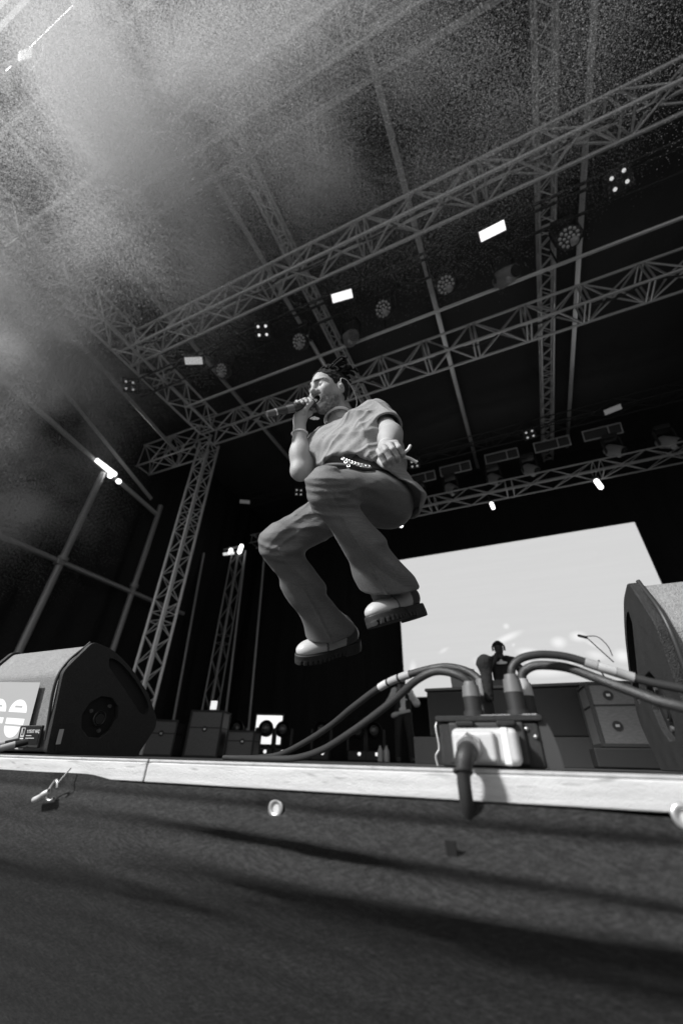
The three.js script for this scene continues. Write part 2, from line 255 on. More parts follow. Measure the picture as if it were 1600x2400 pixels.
// ---------------------------------------------------------------- hanging lights
const lit = (v) => new THREE.MeshStandardMaterial({ color: grey(0.6), roughness: 0.5, emissive: grey(1), emissiveIntensity: v });
const aim = (o, x, y, z) => { o.lookAt(x, y, z); return o; };
function strobe(label, p, glow, s = 0.74) {
  const t = thing('strobe_light', label, 'strobe', p, 'strobes hung under the trusses'); aim(t, p[0] * 0.5, -3, p[2] + 6.5); t.scale.setScalar(s);
  mesh('housing', rbox(0.56, 0.25, 0.14, 0.02, 0, 0, -0.075), M.black, t); mesh('lamp_panel', rbox(0.5, 0.19, 0.012, 0.005, 0, 0, 0.004), lit(glow), t);
  mesh('bracket', join([box(0.02, 0.1, 0.03, -0.29, 0.05, -0.08), box(0.02, 0.1, 0.03, 0.29, 0.05, -0.08), box(0.6, 0.02, 0.03, 0, 0.11, -0.08)]), M.black, t);
}
strobe('brightest strobe panel, hung high above the video screen', [0.85, 6.95, -3.42], 0.9);
strobe('bright strobe panel right above the singer\'s hair', [-1.68, 6.95, -3.42], 0.75);
strobe('hazy strobe panel near the wing truss', [-5.05, 6.95, -3.43], 0.22);
strobe('grey unlit strobe panel above the screen, high at the rear', [3.25, 7.62, -9.05], 0.05);
strobe('small dim strobe panel beside the singer\'s raised elbow', [-7.95, 7.66, -9.05], 0.03, 0.7);
function blinder(label, p, glow) {
  const t = thing('four_cell_blinder', label, 'blinder', p, 'four-cell blinders'); aim(t, p[0] * 0.4, -2, p[2] + 6); t.scale.setScalar(0.74);
  mesh('housing', rbox(0.44, 0.44, 0.16, 0.02, 0, 0, -0.085), M.black, t); mesh('front_plate', rbox(0.4, 0.4, 0.01, 0.004, 0, 0, 0), M.dark, t);
  for (const x of [-0.1, 0.1]) for (const y of [-0.1, 0.1]) { mesh('reflector', new THREE.CylinderGeometry(0.075, 0.05, 0.03, 20).rotateX(Math.PI / 2).translate(x, y, 0.02), M.blackGloss, t); mesh('lamp', new THREE.SphereGeometry(0.034, 16, 10).scale(1, 1, 0.5).translate(x, y, 0.04), lit(glow), t); }
}
blinder('four-cell blinder high near the ladder truss over the screen', [2.55, 7.0, -3.5], 0.4);
blinder('four-cell blinder glowing above the hand-held microphone', [-3.37, 7.0, -3.45], 0.6);
blinder('faint four-cell blinder in the haze by the wing truss', [-6.86, 7.0, -3.4], 0.16);
blinder('four-cell blinder beside the pointing fist\'s ribbon', [-1.88, 7.6, -9.2], 0.3);
blinder('four-cell blinder over the middle of the video screen', [1.32, 7.63, -9.2], 0.3);
blinder('four-cell blinder in the dark beside the singer\'s raised forearm', [-5.85, 7.62, -9.2], 0.25);
function washHead(label, p, kind = 0) {
  const t = thing(kind ? 'moving_spot' : 'wash_light', label, kind ? 'moving light' : 'wash light', p, kind ? 'moving spots' : 'round wash lights');
  mesh('base', rbox(0.32, 0.12, 0.22, 0.02, 0, 0.42, 0), M.black, t);
  for (const s of [-1, 1]) mesh('yoke_arm', rbox(0.04, 0.42, 0.1, 0.015, s * 0.18, 0.18, 0), M.black, t);
  const h = new THREE.Group(); h.name = 'head'; t.add(h); h.rotation.set(kind ? 0.9 : 0.75, kind ? 0.5 : -0.25, 0);
  if (kind) { mesh('shell', new THREE.LatheGeometry([[0, -0.26], [0.1, -0.25], [0.15, -0.15], [0.14, 0.05], [0.11, 0.24], [0.1, 0.26]].map((a) => new THREE.Vector2(...a)), 24).rotateX(Math.PI / 2), mat(0.22, 0.35), h); mesh('lens', new THREE.CylinderGeometry(0.095, 0.095, 0.01, 24).rotateX(Math.PI / 2).translate(0, 0, 0.262), M.glass, h); }
  else {
    mesh('shell', new THREE.LatheGeometry([[0, -0.14], [0.09, -0.13], [0.15, -0.03], [0.175, 0.06], [0.17, 0.075]].map((a) => new THREE.Vector2(...a)), 24).rotateX(Math.PI / 2), M.black, h);
    mesh('lens_plate', new THREE.CylinderGeometry(0.165, 0.165, 0.012, 28).rotateX(Math.PI / 2).translate(0, 0, 0.07), M.dark, h);
    const cells = [[0, 0]]; for (let i = 0; i < 6; i++) cells.push([Math.cos(i * 1.0472) * 0.062, Math.sin(i * 1.0472) * 0.062]); for (let i = 0; i < 12; i++) cells.push([Math.cos(i * 0.5236 + 0.26) * 0.123, Math.sin(i * 0.5236 + 0.26) * 0.123]);
    for (const [x, y] of cells) mesh('lens', LENS, mat0lens, h).position.set(x, y, 0.077);
  }
  const end = mesh('tail_cap', new THREE.SphereGeometry(0.06, 14, 10).translate(0.02, -0.2, 0.06), mat(0.3, 0.35), t); end.name = 'connector_cap'; return t;
}
const LENS = new THREE.SphereGeometry(0.026, 10, 6, 0, 6.283, 0, 1.5708).rotateX(Math.PI / 2), mat0lens = mat(0.45, 0.2, { clearcoat: 1 });
washHead('round wash light below the ladder truss over the screen', [1.9, 6.85, -3.95]);
washHead('round wash light beside the roof rail above the singer', [0.05, 6.85, -3.92]);
washHead('round wash light between the rail and the bright strobe over the hair', [-1.05, 6.85, -3.9]);
washHead('round wash light just above the microphone hand', [-2.74, 6.85, -3.88]);
washHead('faint wash light in the haze near the wing strobe', [-4.55, 6.85, -3.83]);
washHead('moving spot hanging below the brightest strobe', [0.98, 6.9, -4.18], 1);
washHead('moving spot hanging just above the singer\'s head', [-1.84, 6.9, -4.2], 1);
for (const [label, x, y] of [['pale moving spot over the middle of the screen, largest of the rear row', 1.1, 6.68], ['dim moving spot near the pointing fist', -1.85, 6.6], ['dim moving spot second along the rear row from the fist', -0.95, 6.62], ['dim moving spot third along the rear row from the fist', 0.2, 6.62], ['dim moving spot between the pale one and the frame edge', 3.0, 6.7], ['dim moving spot of the rear row nearest the frame edge', 4.05, 6.6]]) washHead(label, [x, y - 0.15, -9.3], 1);
{
  const t = thing('lighting_pipe', 'bright straight pipe hung behind the wash lights', 'pipe', [-0.2, 7.02, -4.4]); bar('tube', V(-6, 0, 0), V(6.4, 0, 0), 0.03, M.alu, t); for (const x of [-4, -1, 2, 5]) bar('hanger', V(x, 0, 0), V(x, 0.5, 0), 0.015, M.black, t);
  const u = thing('lighting_truss_bar', 'dark bar carrying strobes and wash lights behind the nearest full-width truss', 'pipe', [-0.2, 7.3, -3.7]); for (const [y, z] of [[0, -0.2], [0, 0.22], [0.25, 0]]) bar('tube', V(-7, y, z), V(6.4, y, z), 0.025, M.black, u); for (let x = -6.5; x < 6; x += 1.3) bar('rung', V(x, 0, -0.2), V(x, 0, 0.22), 0.014, M.black, u);
}
for (const [label, x, y] of [['dim rectangular batten frame above the pointing fist', -1.75, 7.05], ['dim rectangular batten frame second along the rear row', -0.75, 7.1], ['dim rectangular batten frame over the middle of the screen', 0.5, 7.15], ['dim rectangular batten frame near the ladder truss over the screen', 1.75, 7.15], ['dim rectangular batten frame beyond the pale moving spot', 2.9, 7.15]]) {
  const t = thing('light_batten', label, 'batten', [x, y, -9.25], 'batten frames at the rear'); t.rotation.x = 0.35; const w = 0.86, h = 0.26;
  for (const k of [-1, 1]) { mesh('rail', box(w, 0.025, 0.03, 0, k * h / 2, 0), M.galv, t); mesh('end_bar', box(0.025, h - 0.03, 0.03, k * (w / 2 - 0.013), 0, 0), M.galv, t); } mesh('centre_bar', box(0.025, h - 0.03, 0.03, 0.14, 0, 0), M.galv, t); mesh('back_plate', box(w - 0.06, h - 0.03, 0.01, 0, 0, -0.03), M.black, t);
}
// cables tied along the trusses
[['slack black cable tied along the nearest full-width truss', -3.0, 7.62], ['slack black cable tied along the truss behind the singer\'s head', -5.72, 7.56]].forEach(([label, z, y], n) => { const pts = []; for (let i = 0; i <= 40; i++) pts.push(V(-6.6 + i * 0.33, y - 0.05 * Math.abs(Math.sin(i * 0.9 + n)) - 0.03 * rnd(), z + 0.04 * Math.sin(i * 1.7))); tag(mesh('truss_cable', tube(pts, 0.02, 200, 7), M.rubber), label, 'cable'); });
function parLamp(label, p, glow, r = 0.06, len = 0.22, tilt = 0.25) {
  const t = thing('batten_lamp', label, 'lamp', p, 'small lit lamps'); t.rotation.z = tilt;
  mesh('lamp_tube', new THREE.CapsuleGeometry(r, len, 6, 14), lit(glow), t); mesh('holder', rbox(r * 2.6, 0.06, r * 2.6, 0.01, 0, len / 2 + r + 0.02, 0), M.black, t); bar('hanger', V(0, len / 2 + r + 0.03, 0), V(0, len / 2 + r + 0.25, 0), 0.012, M.black, t);
}
parLamp('largest lit tube lamp above the far corner of the screen', [2.41, 5.7, -9.3], 2.2, 0.055, 0.19, 0.2);
parLamp('lit tube lamp above the middle of the screen', [0.0, 5.68, -9.3], 2.2, 0.045, 0.14, 0.15);
parLamp('lit tube lamp beside the singer\'s hip', [-2.45, 5.66, -9.3], 2.2, 0.05, 0.1, 0.1);
{
  const t = thing('work_light', 'bright double work light on top of the wing pole', 'work light', [-8.85, 6.2, -4.7]);
  mesh('lamp_tube', rod(V(0, 0.06, 0.3), V(0, 0, -0.28), 0.055, 14, 0.07), lit(2.5), t); for (const z of [-0.16, -0.42]) mesh('lamp_head', new THREE.SphereGeometry(0.065, 16, 12).translate(0.02, -0.12, z), lit(2.5), t); mesh('bracket', box(0.1, 0.1, 0.12, -0.05, -0.05, -0.3), M.galv, t);
  const q = thing('work_light', 'pair of bright work lights at the far dark rear corner', 'work light', [-8.3, 5.9, -9.3]);
  mesh('lamp_head', new THREE.CapsuleGeometry(0.07, 0.2, 6, 12).rotateZ(-0.2).translate(0.32, 0.02, 0), lit(2.5), q); mesh('lamp_head', new THREE.CapsuleGeometry(0.065, 0.1, 6, 12).translate(-0.08, 0, 0), lit(2.5), q); mesh('lamp_tube', rod(V(-0.35, -0.05, 0), V(0.05, -0.08, 0), 0.05), lit(0.5), q); mesh('bracket', box(0.8, 0.05, 0.05, -0.05, 0.16, -0.06), M.galv, q);
}
// fixtures on the front pipe, in daylight at the roof's front edge
{
  const p = thing('front_pipe', 'thin pipe at the sunlit front edge of the roof carrying small lights', 'pipe', [-3.5, 7.8, 0.72]); bar('tube', V(-5, 0, 0), V(6, 0, 0), 0.03, M.alu, p); for (const x of [-3, -0.2, 3]) bar('hanger', V(x, 0, 0), V(x, 1.0, 0.1), 0.012, M.alu, p);
  const floods = [['pale square flood light on the front roof pipe', -4.36, 0.25, 0], ['pale round front light at the top edge of the roof', -3.28, 0.2, 1], ['pale front light hung at the corner of the roof', -4.9, 0.2, 1], ['pale flood light at the top edge above the hazy front truss', -2.0, 0.2, 0]];
  for (const [label, x, s, k] of floods) {
    const t = thing('front_light', label, 'flood light', [x, 7.68, 0.68], 'front lights'); t.rotation.set(0.3, 0.3, k ? 0.4 : 0.1);
    if (k) mesh('shell', new THREE.LatheGeometry([[0, -0.14], [0.08, -0.12], [0.12, 0], [0.12, 0.14]].map((a) => new THREE.Vector2(...a)), 18), M.white, t); else mesh('shell', rbox(0.2, 0.26, 0.09, 0.02), M.white, t);
    mesh('bracket', join([box(0.015, 0.2, 0.03, -0.13, 0.08, 0), box(0.015, 0.2, 0.03, 0.13, 0.08, 0), box(0.28, 0.015, 0.03, 0, 0.18, 0)]), M.alu, t);
  }
  for (const [label, pts] of [['pale cable loop hanging from the front pipe', [[-4.9, 7.8, 0.75], [-4.75, 7.5, 0.8], [-4.6, 7.55, 0.75], [-4.5, 7.8, 0.72]]], ['thin pale cable dangling behind the square flood light', [[-4.1, 7.8, 0.7], [-4.05, 7.45, 0.6], [-4.15, 7.2, 0.55]]]]) tag(mesh('hanging_cable', tube(pts, 0.018, 30, 8), M.white), label, 'cable');
}
// slings and cable ends hanging inside the front truss
[[-5.2, 0.25], [-4.75, 0.22], [-4.1, 0.32], [-3.75, 0.26], [-3.1, 0.34], [-1.4, 0.2], [-0.9, 0.25]].forEach(([x, l], i) => tag(mesh('truss_sling', rod(V(x, 8.3 - l, -0.8), V(x, 8.36, -0.7), 0.014, 8), M.alu), ['short sling hanging from the hazy front truss, nearest the wing', 'second sling of the front truss from the wing', 'third and brightest sling of the front truss from the wing', 'fourth sling of the front truss from the wing', 'fifth sling of the front truss, long, beside the hazy roof rail', 'sixth sling of the front truss, short, near the top edge', 'last sling of the front truss, near the top edge'][i], 'sling', 'slings in the front truss'));

// ---------------------------------------------------------------- video screen
{
  const t = thing('video_screen', 'large lit video screen at the back of the stage showing a pale sky', 'screen', [0.09, 1.45, -11]);
  const W = 6.37, H = 3.95, pic = canvasTexture(1024, 640, (c, w, h) => {
    c.fillStyle = 'rgb(222,222,222)'; c.fillRect(0, 0, w, h);
    for (let i = 0; i < 700; i++) { const y = rnd() * h; c.fillStyle = `rgba(${rnd() < 0.5 ? '205,205,205' : '236,236,236'},0.05)`; c.fillRect(rnd() * w - 150, y, 100 + rnd() * 300, 2 + rnd() * 14); }
    const blob = (x, y, rx, ry, a, s = 1) => { c.save(); c.translate(x, y); c.rotate(a); c.scale(1, ry / rx); const g = c.createRadialGradient(0, 0, rx * 0.25, 0, 0, rx); g.addColorStop(0, `rgba(255,255,255,${s})`); g.addColorStop(1, 'rgba(255,255,255,0)'); c.fillStyle = g; c.beginPath(); c.arc(0, 0, rx, 0, 7); c.fill(); c.restore(); };
    const k = w / W, at = (x) => (x + W / 2 - 0.09) * k, up = (y) => h - (y - 1.45) * (h / H);
    blob(at(-2.85), up(2.05), 22, 60, 0.1); blob(at(-0.35), up(2.75), 80, 18, -0.35); blob(at(-0.3), up(3.05), 16, 16, 0, 0.8); blob(at(0.1), up(2.35), 60, 24, 0.2); blob(at(0.8), up(2.55), 34, 28, 0); blob(at(1.25), up(2.65), 36, 26, 0.1); blob(at(2.0), up(2.15), 34, 30, 0); blob(at(1.5), up(2.2), 40, 20, 0.3, 0.7); blob(at(-0.9), up(2.2), 70, 26, 0.2, 0.8); blob(at(0.4), up(1.9), 120, 26, 0, 0.8);
    for (let i = 0; i < 9; i++) blob(at(-2.2 + rnd() * 5), up(1.7 + rnd() * 0.9), 10 + rnd() * 30, 6 + rnd() * 10, rnd() * 2 - 1, 0.6);
  });
  mesh('cabinet', box(W + 0.06, H + 0.06, 0.16, 0, H / 2, -0.09), M.black, t);
  mesh('screen_face', new THREE.PlaneGeometry(W, H).translate(0, H / 2, 0.002), new THREE.MeshStandardMaterial({ color: grey(0.02), roughness: 0.6, emissive: grey(1), emissiveMap: pic, emissiveIntensity: 0.64 }), t);
  const a = new THREE.RectAreaLight(0xffffff, 0.12, W, H); a.name = 'screen_light'; a.position.set(0.09, 1.45 + H / 2, -10.97); a.lookAt(0.09, 1.45 + H / 2, 0); scene.add(a);
}

// ---------------------------------------------------------------- stage monitors (wedge speakers)
const speckle = mat(0.035, 0.62, { map: rep(speckTex, 3), bumpMap: rep(grainTex, 9), bumpScale: 0.0022 }), panelGrey = mat(0.29, 0.6, { map: rep(fabricTex, 3), bumpMap: rep(grainTex, 7), bumpScale: 0.0022 }), darkEdge = mat(0.03, 0.45);
function wedge(label, x0, z0, dir, letters) { // x0: the end turned to the camera; dir: which way the cabinet runs on
  const t = thing('stage_monitor', label, 'speaker', [x0, 0, z0], 'wedge speakers on the stage edge'), w = 0.57;
  const prof = [[0.05, 0.004], [0, 0.286], [0.08, 0.418], [0.18, 0.407], [0.27, 0.369], [0.336, 0.333], [0.446, 0.254], [0.526, 0.162], [0.536, 0.122], [0.476, 0.02], [0.468, 0.004]];
  const shape = (k) => { // the profile drawn in by k
    const c = new THREE.Vector2(0.27, 0.19), s = new THREE.Shape(), P = prof.map(([a, b]) => { const v = new THREE.Vector2(a, b).sub(c); return v.multiplyScalar(1 - k / v.length()).add(c); }), n = P.length;
    P.forEach((p, i) => { const q = P[(i + 1) % n], o = P[(i + n - 1) % n], r = Math.min(0.022, p.distanceTo(q) * 0.45, p.distanceTo(o) * 0.45), a = p.clone().lerp(o, r / p.distanceTo(o)), b = p.clone().lerp(q, r / p.distanceTo(q)); i ? s.lineTo(a.x, a.y) : s.moveTo(a.x, a.y); s.quadraticCurveTo(p.x, p.y, b.x, b.y); }); s.closePath(); return s;
  };
  const place = (g, from) => { // extruded along z of its own; laid so that profile depth runs to -z and length along x
    const m = new THREE.Matrix4().makeBasis(V(0, 0, -1), V(0, 1, 0), V(dir, 0, 0)); g.translate(0, 0, from); g.applyMatrix4(m); return g;
  };
  const fix = (g) => { if (dir < 0) { const p = g.index ? g.toNonIndexed() : g; for (const k of Object.keys(p.attributes)) { const a = p.attributes[k], s = a.itemSize; for (let i = 0; i < a.count; i += 3) for (let c = 0; c < s; c++) { const x = a.array[(i + 1) * s + c]; a.array[(i + 1) * s + c] = a.array[(i + 2) * s + c]; a.array[(i + 2) * s + c] = x; } } return p; } return g; };
  const ext = (s, from, len, bev) => fix(place(new THREE.ExtrudeGeometry(s, { depth: len - bev * 2, bevelEnabled: bev > 0, bevelSize: bev, bevelThickness: bev, bevelSegments: 2, curveSegments: 5 }).translate(0, 0, bev), from));
  mesh('cabinet', ext(shape(0.012), 0.022, w - 0.044, 0), panelGrey, t);
  // end plates with the carrying slot cut through and a round socket well
  const end = shape(0.004); const slot = new THREE.Path(); const a = new THREE.Vector2(0.178, 0.368), b = new THREE.Vector2(0.452, 0.178);
  { const d = b.clone().sub(a).normalize(), n = new THREE.Vector2(-d.y, d.x); slot.moveTo(a.x, a.y); slot.quadraticCurveTo(a.x + 0.03 + n.x * 0.02, a.y + n.y * 0.02, lerp(a.x, b.x, 0.5) + n.x * 0.042, lerp(a.y, b.y, 0.5) + n.y * 0.042); slot.quadraticCurveTo(b.x + n.x * 0.045, b.y + n.y * 0.045, b.x + 0.012, b.y + 0.006); slot.quadraticCurveTo(b.x + 0.004, b.y - 0.018, b.x - 0.03, b.y - 0.004); slot.lineTo(a.x + 0.008, a.y - 0.03); slot.closePath(); }
  end.holes.push(slot); const well = new THREE.Path(); well.absellipse(0.226, 0.142, 0.088, 0.082, 0, Math.PI * 2); end.holes.push(well);
  mesh('end_plate', ext(end, 0, 0.022, 0.003), speckle, t); mesh('end_plate', ext(shape(0.004), w - 0.022, 0.022, 0.003), speckle, t);
  const sx = (d) => dir * d;
  const wl = mesh('socket_well', new THREE.CylinderGeometry(0.087, 0.08, 0.006, 40).scale(1, 1, 0.93).rotateZ(Math.PI / 2).translate(sx(0.019), 0.142, -0.226), mat(0.012, 0.4), t);
  mesh('socket', new THREE.TorusGeometry(0.026, 0.005, 10, 28).rotateY(Math.PI / 2).translate(sx(0.014), 0.135, -0.232), M.blackGloss, wl); mesh('socket_core', new THREE.CylinderGeometry(0.02, 0.02, 0.01, 20).rotateZ(Math.PI / 2).translate(sx(0.014), 0.135, -0.232), M.black, wl);
  for (const [u, v] of [[0.183, 0.16], [0.262, 0.186], [0.246, 0.092]]) mesh('screw', new THREE.CylinderGeometry(0.0075, 0.0075, 0.008, 16).rotateZ(Math.PI / 2).translate(sx(0.014), v, -u), mat(0.18, 0.35, { metalness: 0.6 }), wl);
  mesh('slot_back', ext(shape(0.013), 0.0205, 0.0012, 0), M.black, t);
  // grille round the front and a rib where the end plate meets the cabinet
  mesh('edge_trim', tube([[0, 0.05], [0, 0.286], [0.08, 0.416]].map(([u, v], i) => V(sx(0.024), v, -u - (i ? 0.004 : -0.0)).add(V(0, 0, i === 0 ? -0.044 : 0))), 0.0055, 30, 6), darkEdge, t);
  // large printed sheet stuck on the back panel
  const tex = canvasTexture(1024, 760, (c, W, H) => { c.fillStyle = 'rgb(176,176,176)'; c.fillRect(0, 0, W, H); c.fillStyle = 'rgb(246,246,246)'; letters(c, W, H); });
  const sheetW = w - 0.16;
  const sheet = new THREE.PlaneGeometry(sheetW, 0.235); sheet.rotateX(0.176); // leans with the back panel
  const st = mesh('printed_sheet', sheet, mat(1, 0.55, { map: tex }), t); st.position.set(sx(w / 2 + 0.045), 0.142, 0); st.rotation.z = dir * 0.05;
  st.position.z = -(0.05 - (0.142 / 0.282) * 0.05) - 0.009 + 0.012;
  const plate = mesh('connector_plate', rbox(0.13, 0.075, 0.012, 0.004), M.black, t); plate.position.set(sx(0.1), 0.06, -0.04 + 0.008); plate.rotation.x = 0.176;
  return { t, sx, plate };
}
const half = (c, x, y, r, a, b) => { c.beginPath(); c.arc(x, y, r, a, b); c.closePath(); c.fill(); };
const bigE = (c, W, H) => { // rounded stencil letters, cut by the frame
  for (const cx of [0.76, 0.42, 0.08]) { half(c, W * cx, H * 0.47, 150, Math.PI, 0); c.fillRect(W * cx - 150, H * 0.56, 300, 70); half(c, W * cx - 20, H * 0.68, 130, 0, Math.PI); c.fillStyle = 'rgb(176,176,176)'; c.fillRect(W * cx - 60, H * 0.37, 120, 22); c.fillStyle = 'rgb(246,246,246)'; }
};
const bigA = (c, W, H) => {
  for (const cx of [0.34, 0.68, 1.0]) { half(c, W * cx, H * 0.4, 150, Math.PI, 0); c.fillRect(W * cx + 50, H * 0.38, 100, 330); half(c, W * cx - 10, H * 0.64, 130, Math.PI * 0.5, Math.PI * 1.5); c.fillRect(W * cx - 12, H * 0.64 - 130, 80, 260); }
};
const left = wedge('wedge monitor in front of the truss tower, its slotted end plate showing', -1.68, -1.055, -1, bigE);
const right = wedge('wedge monitor cropped by the frame, behind the bundled power cables', 0.28, -1.09, 1, bigA);
{ // type plate beside the connectors, and a paper tag on the end plate
  const tex = canvasTexture(256, 128, (c) => { c.fillStyle = '#0b0b0b'; c.fillRect(0, 0, 256, 128); c.strokeStyle = c.fillStyle = '#d8d8d8'; c.lineWidth = 5; c.strokeRect(24, 14, 44, 60); c.beginPath(); c.moveTo(30, 18); c.lineTo(62, 70); c.lineTo(30, 70); c.closePath(); c.stroke(); c.fillRect(22, 84, 48, 10); c.font = 'bold 34px sans-serif'; c.fillText('115XT HiQ', 96, 50); c.fillRect(96, 66, 70, 5); c.fillRect(96, 84, 110, 5); });
  const p = mesh('type_label', new THREE.PlaneGeometry(0.12, 0.06).translate(0, 0.006, 0.0075), mat(1, 0.5, { map: tex }), left.plate);
  mesh('paper_tag', box(0.002, 0.05, 0.017).rotateX(0.12).translate(0.0035, 0.062, -0.078), mat(0.5, 0.8), left.t);
  mesh('tag_recess', rbox(0.004, 0.1, 0.05, 0.01).rotateX(0.15).translate(0.001, 0.06, -0.1), M.black, left.t);
}
// XLR plugs and thin cables at the foot of the near wedge
[['grey cable plug lying against the wedge foot, nearer the frame edge', [-1.83, 0.018, -0.98], [-1.79, 0.045, -1.06]], ['grey cable plug lying against the wedge foot, nearer the end plate', [-1.755, 0.016, -0.98], [-1.72, 0.042, -1.05]]].forEach(([label, a, b], i) => {
  const A = V(...a), B = V(...b), t = thing('cable_plug', label, 'plug', a, 'plugs at the wedge foot'), d = B.clone().sub(A), at = (k) => d.clone().multiplyScalar(k);
  mesh('sleeve', rod(at(0.05), at(0.55), 0.011, 18, 0.0125), mat(0.38, 0.4), t); mesh('shell', rod(at(0.55), at(1), 0.0105, 18), M.blackGloss, t); mesh('boot', rod(at(-0.15), at(0.05), 0.007, 14, 0.0105), M.black, t);
  tag(mesh('signal_cable', tube([a, [a[0] - 0.04, 0.006, a[2] + 0.03], [a[0] - 0.12 - i * 0.05, 0.005, a[2] + 0.08 - i * 0.03], [a[0] - 0.35, 0.0055 + i * 0.006, a[2] + 0.02 + i * 0.04], [a[0] - 0.9, 0.006 + i * 0.006, a[2] - 0.06]], 0.0045, 60, 8), M.rubber), ['thin black cable looping from the outer plug along the white edge', 'thin black cable looping from the inner plug along the white edge'][i], 'cable');
});
// ---------------------------------------------------------------- power box with plugs and cables
{
  const t = thing('power_box', 'scuffed black power distribution box standing on the white stage edge', 'power box', [-0.07, 0, -0.92]), lx = (x) => x + 0.07, lz = (z) => z + 0.92;
  const body = mat(0.03, 0.45, { map: rep(scuffTex, 2), bumpMap: rep(grainTex, 6), bumpScale: 0.0006 });
  mesh('case', rbox(0.172, 0.07, 0.16, 0.006, -0.02, 0.038, 0), body, t);
  mesh('lid', rbox(0.184, 0.01, 0.17, 0.003, -0.018, 0.079, 0), body, t);
  mesh('side_shell', new THREE.CylinderGeometry(0.078, 0.082, 0.15, 28, 1, false, 0, Math.PI / 2).rotateX(-Math.PI / 2).scale(0.3, 1, 1).translate(0.0665, 0.003, 0), M.dark, t);
  mesh('wire_guard', tube([[lx(-0.185), 0.004, lz(-0.845)], [lx(-0.187), 0.02, lz(-0.845)], [lx(-0.18), 0.03, lz(-0.845)], [lx(-0.182), 0.072, lz(-0.85)], [lx(-0.17), 0.083, lz(-0.86)]], 0.0016, 30, 6), M.alu, t);
  for (const [x, z, w, d] of [[-0.135, -0.858, 0.04, 0.012], [-0.072, -0.852, 0.05, 0.014], [-0.014, -0.853, 0.024, 0.018], [-0.012, -0.885, 0.022, 0.01]]) mesh('paper_strip', box(w, 0.0008, d).rotateY((rnd() - 0.5) * 0.2).translate(lx(x), 0.0848, lz(z)), mat(0.75, 0.7), t);
  mesh('socket_frame', rbox(0.13, 0.066, 0.01, 0.008, lx(-0.092), 0.04, lz(-0.837)), M.black, t);
  for (const x of [-0.125, -0.055]) mesh('locking_lever', rbox(0.032, 0.008, 0.016, 0.003, lx(x), 0.07, lz(-0.829)), M.blackGloss, t);
  for (const [x, y] of [[-0.024, 0.062], [-0.012, 0.05]]) mesh('screw', new THREE.SphereGeometry(0.0035, 12, 8).translate(lx(x), y, lz(-0.838)), M.steel, t);
}
{ // multipole hood with its thick lead, pushed onto the front of the box
  const t = thing('multipole_plug', 'pale grey heavy multipole plug on the front of the power box', 'plug', [-0.092, 0.004, -0.81]), g = mat(0.5, 0.42, { bumpMap: grainTex, bumpScale: 0.0003 });
  mesh('hood', rbox(0.108, 0.054, 0.038, 0.01, 0, 0.03, 0), g, t); mesh('hood_nose', rbox(0.07, 0.046, 0.014, 0.008, -0.016, 0.029, 0.022), g, t);
  mesh('light_stripe', rbox(0.013, 0.0545, 0.0385, 0.004, 0.034, 0.03, 0.0008), mat(0.78, 0.45), t);
  const o = V(-0.022, 0.029, 0.028), d = V(-0.1, -0.28, 0.95).normalize(), at = (k) => o.clone().addScaledVector(d, k);
  mesh('gland_nut', rod(at(-0.004), at(0.012), 0.0205, 6), M.steel, t); mesh('gland_ring', rod(at(0.012), at(0.02), 0.0185, 28), M.steel, t);
  mesh('boot', tube([at(0.018), at(0.03), at(0.04).add(V(-0.002, -0.006, 0)), at(0.045).add(V(-0.005, -0.018, -0.004))], 0.0142, 20, 18), M.rubber, t);
  mesh('boot_rim', new THREE.TorusGeometry(0.0125, 0.003, 8, 24).rotateX(1.25).translate(at(0.046).x - 0.006, at(0.046).y - 0.022, at(0.046).z - 0.006), M.rubber, t);
  const s = at(0.045).add(V(-0.005, -0.018, -0.004)).add(t.position);
  tag(mesh('supply_cable', tube([s, V(s.x - 0.002, -0.012, s.z - 0.004), V(s.x - 0.003, -0.04, s.z - 0.012), V(s.x - 0.003, -0.1, -0.815), V(s.x, -0.28, -0.98), V(s.x, -0.6, -1.15), V(s.x, -1.45, -1.15)], 0.0105, 80, 16), M.rubber), 'thick supply cable dropping from the pale plug behind the dark skirt', 'cable');
}
const bootGrey = mat(0.13, 0.5), bootPale = mat(0.4, 0.45), tape = mat(0.33, 0.55), tapePale = mat(0.5, 0.5);
function lead(label, plugLabel, pts, r, boot, marks, h, lean = 0) {
  const base = V(pts[0][0], 0.084, pts[0][2]), c = thing('power_lead', label, 'cable', base.toArray(), 'leads plugged into the power box'), P = pts.map((p) => V(...p).sub(base)), top = P[0], curve = new THREE.CatmullRomCurve3(P, false, 'centripetal');
  mesh('cable', tube(P, r, 120, 14), M.rubber, c);
  const y = (k) => V(top.x * k + lean * (1 - k), (top.y + 0.004) * k, 0);
  mesh('plug_foot', rod(V(lean, 0.001, 0), V(lean, 0.01, 0), 0.0185, 26), M.black, c); mesh('plug_body', rod(y(0.1), y(0.58), 0.0155, 26, 0.0165), M.black, c); mesh('plug_boot', rod(y(0.58), y(0.92), 0.0172, 26, 0.0155), boot, c); mesh('boot_collar', rod(y(0.92), y(1.04), 0.0128, 24, 0.0118), boot, c);
  for (const [a, b, m] of marks) { const q = []; for (let i = 0; i <= 8; i++) q.push(curve.getPointAt(lerp(a, b, i / 8))); mesh('tape_wrap', tube(q, r * 1.16, 16, 14), m, c); }
  c.userData.label = label + plugLabel;
}
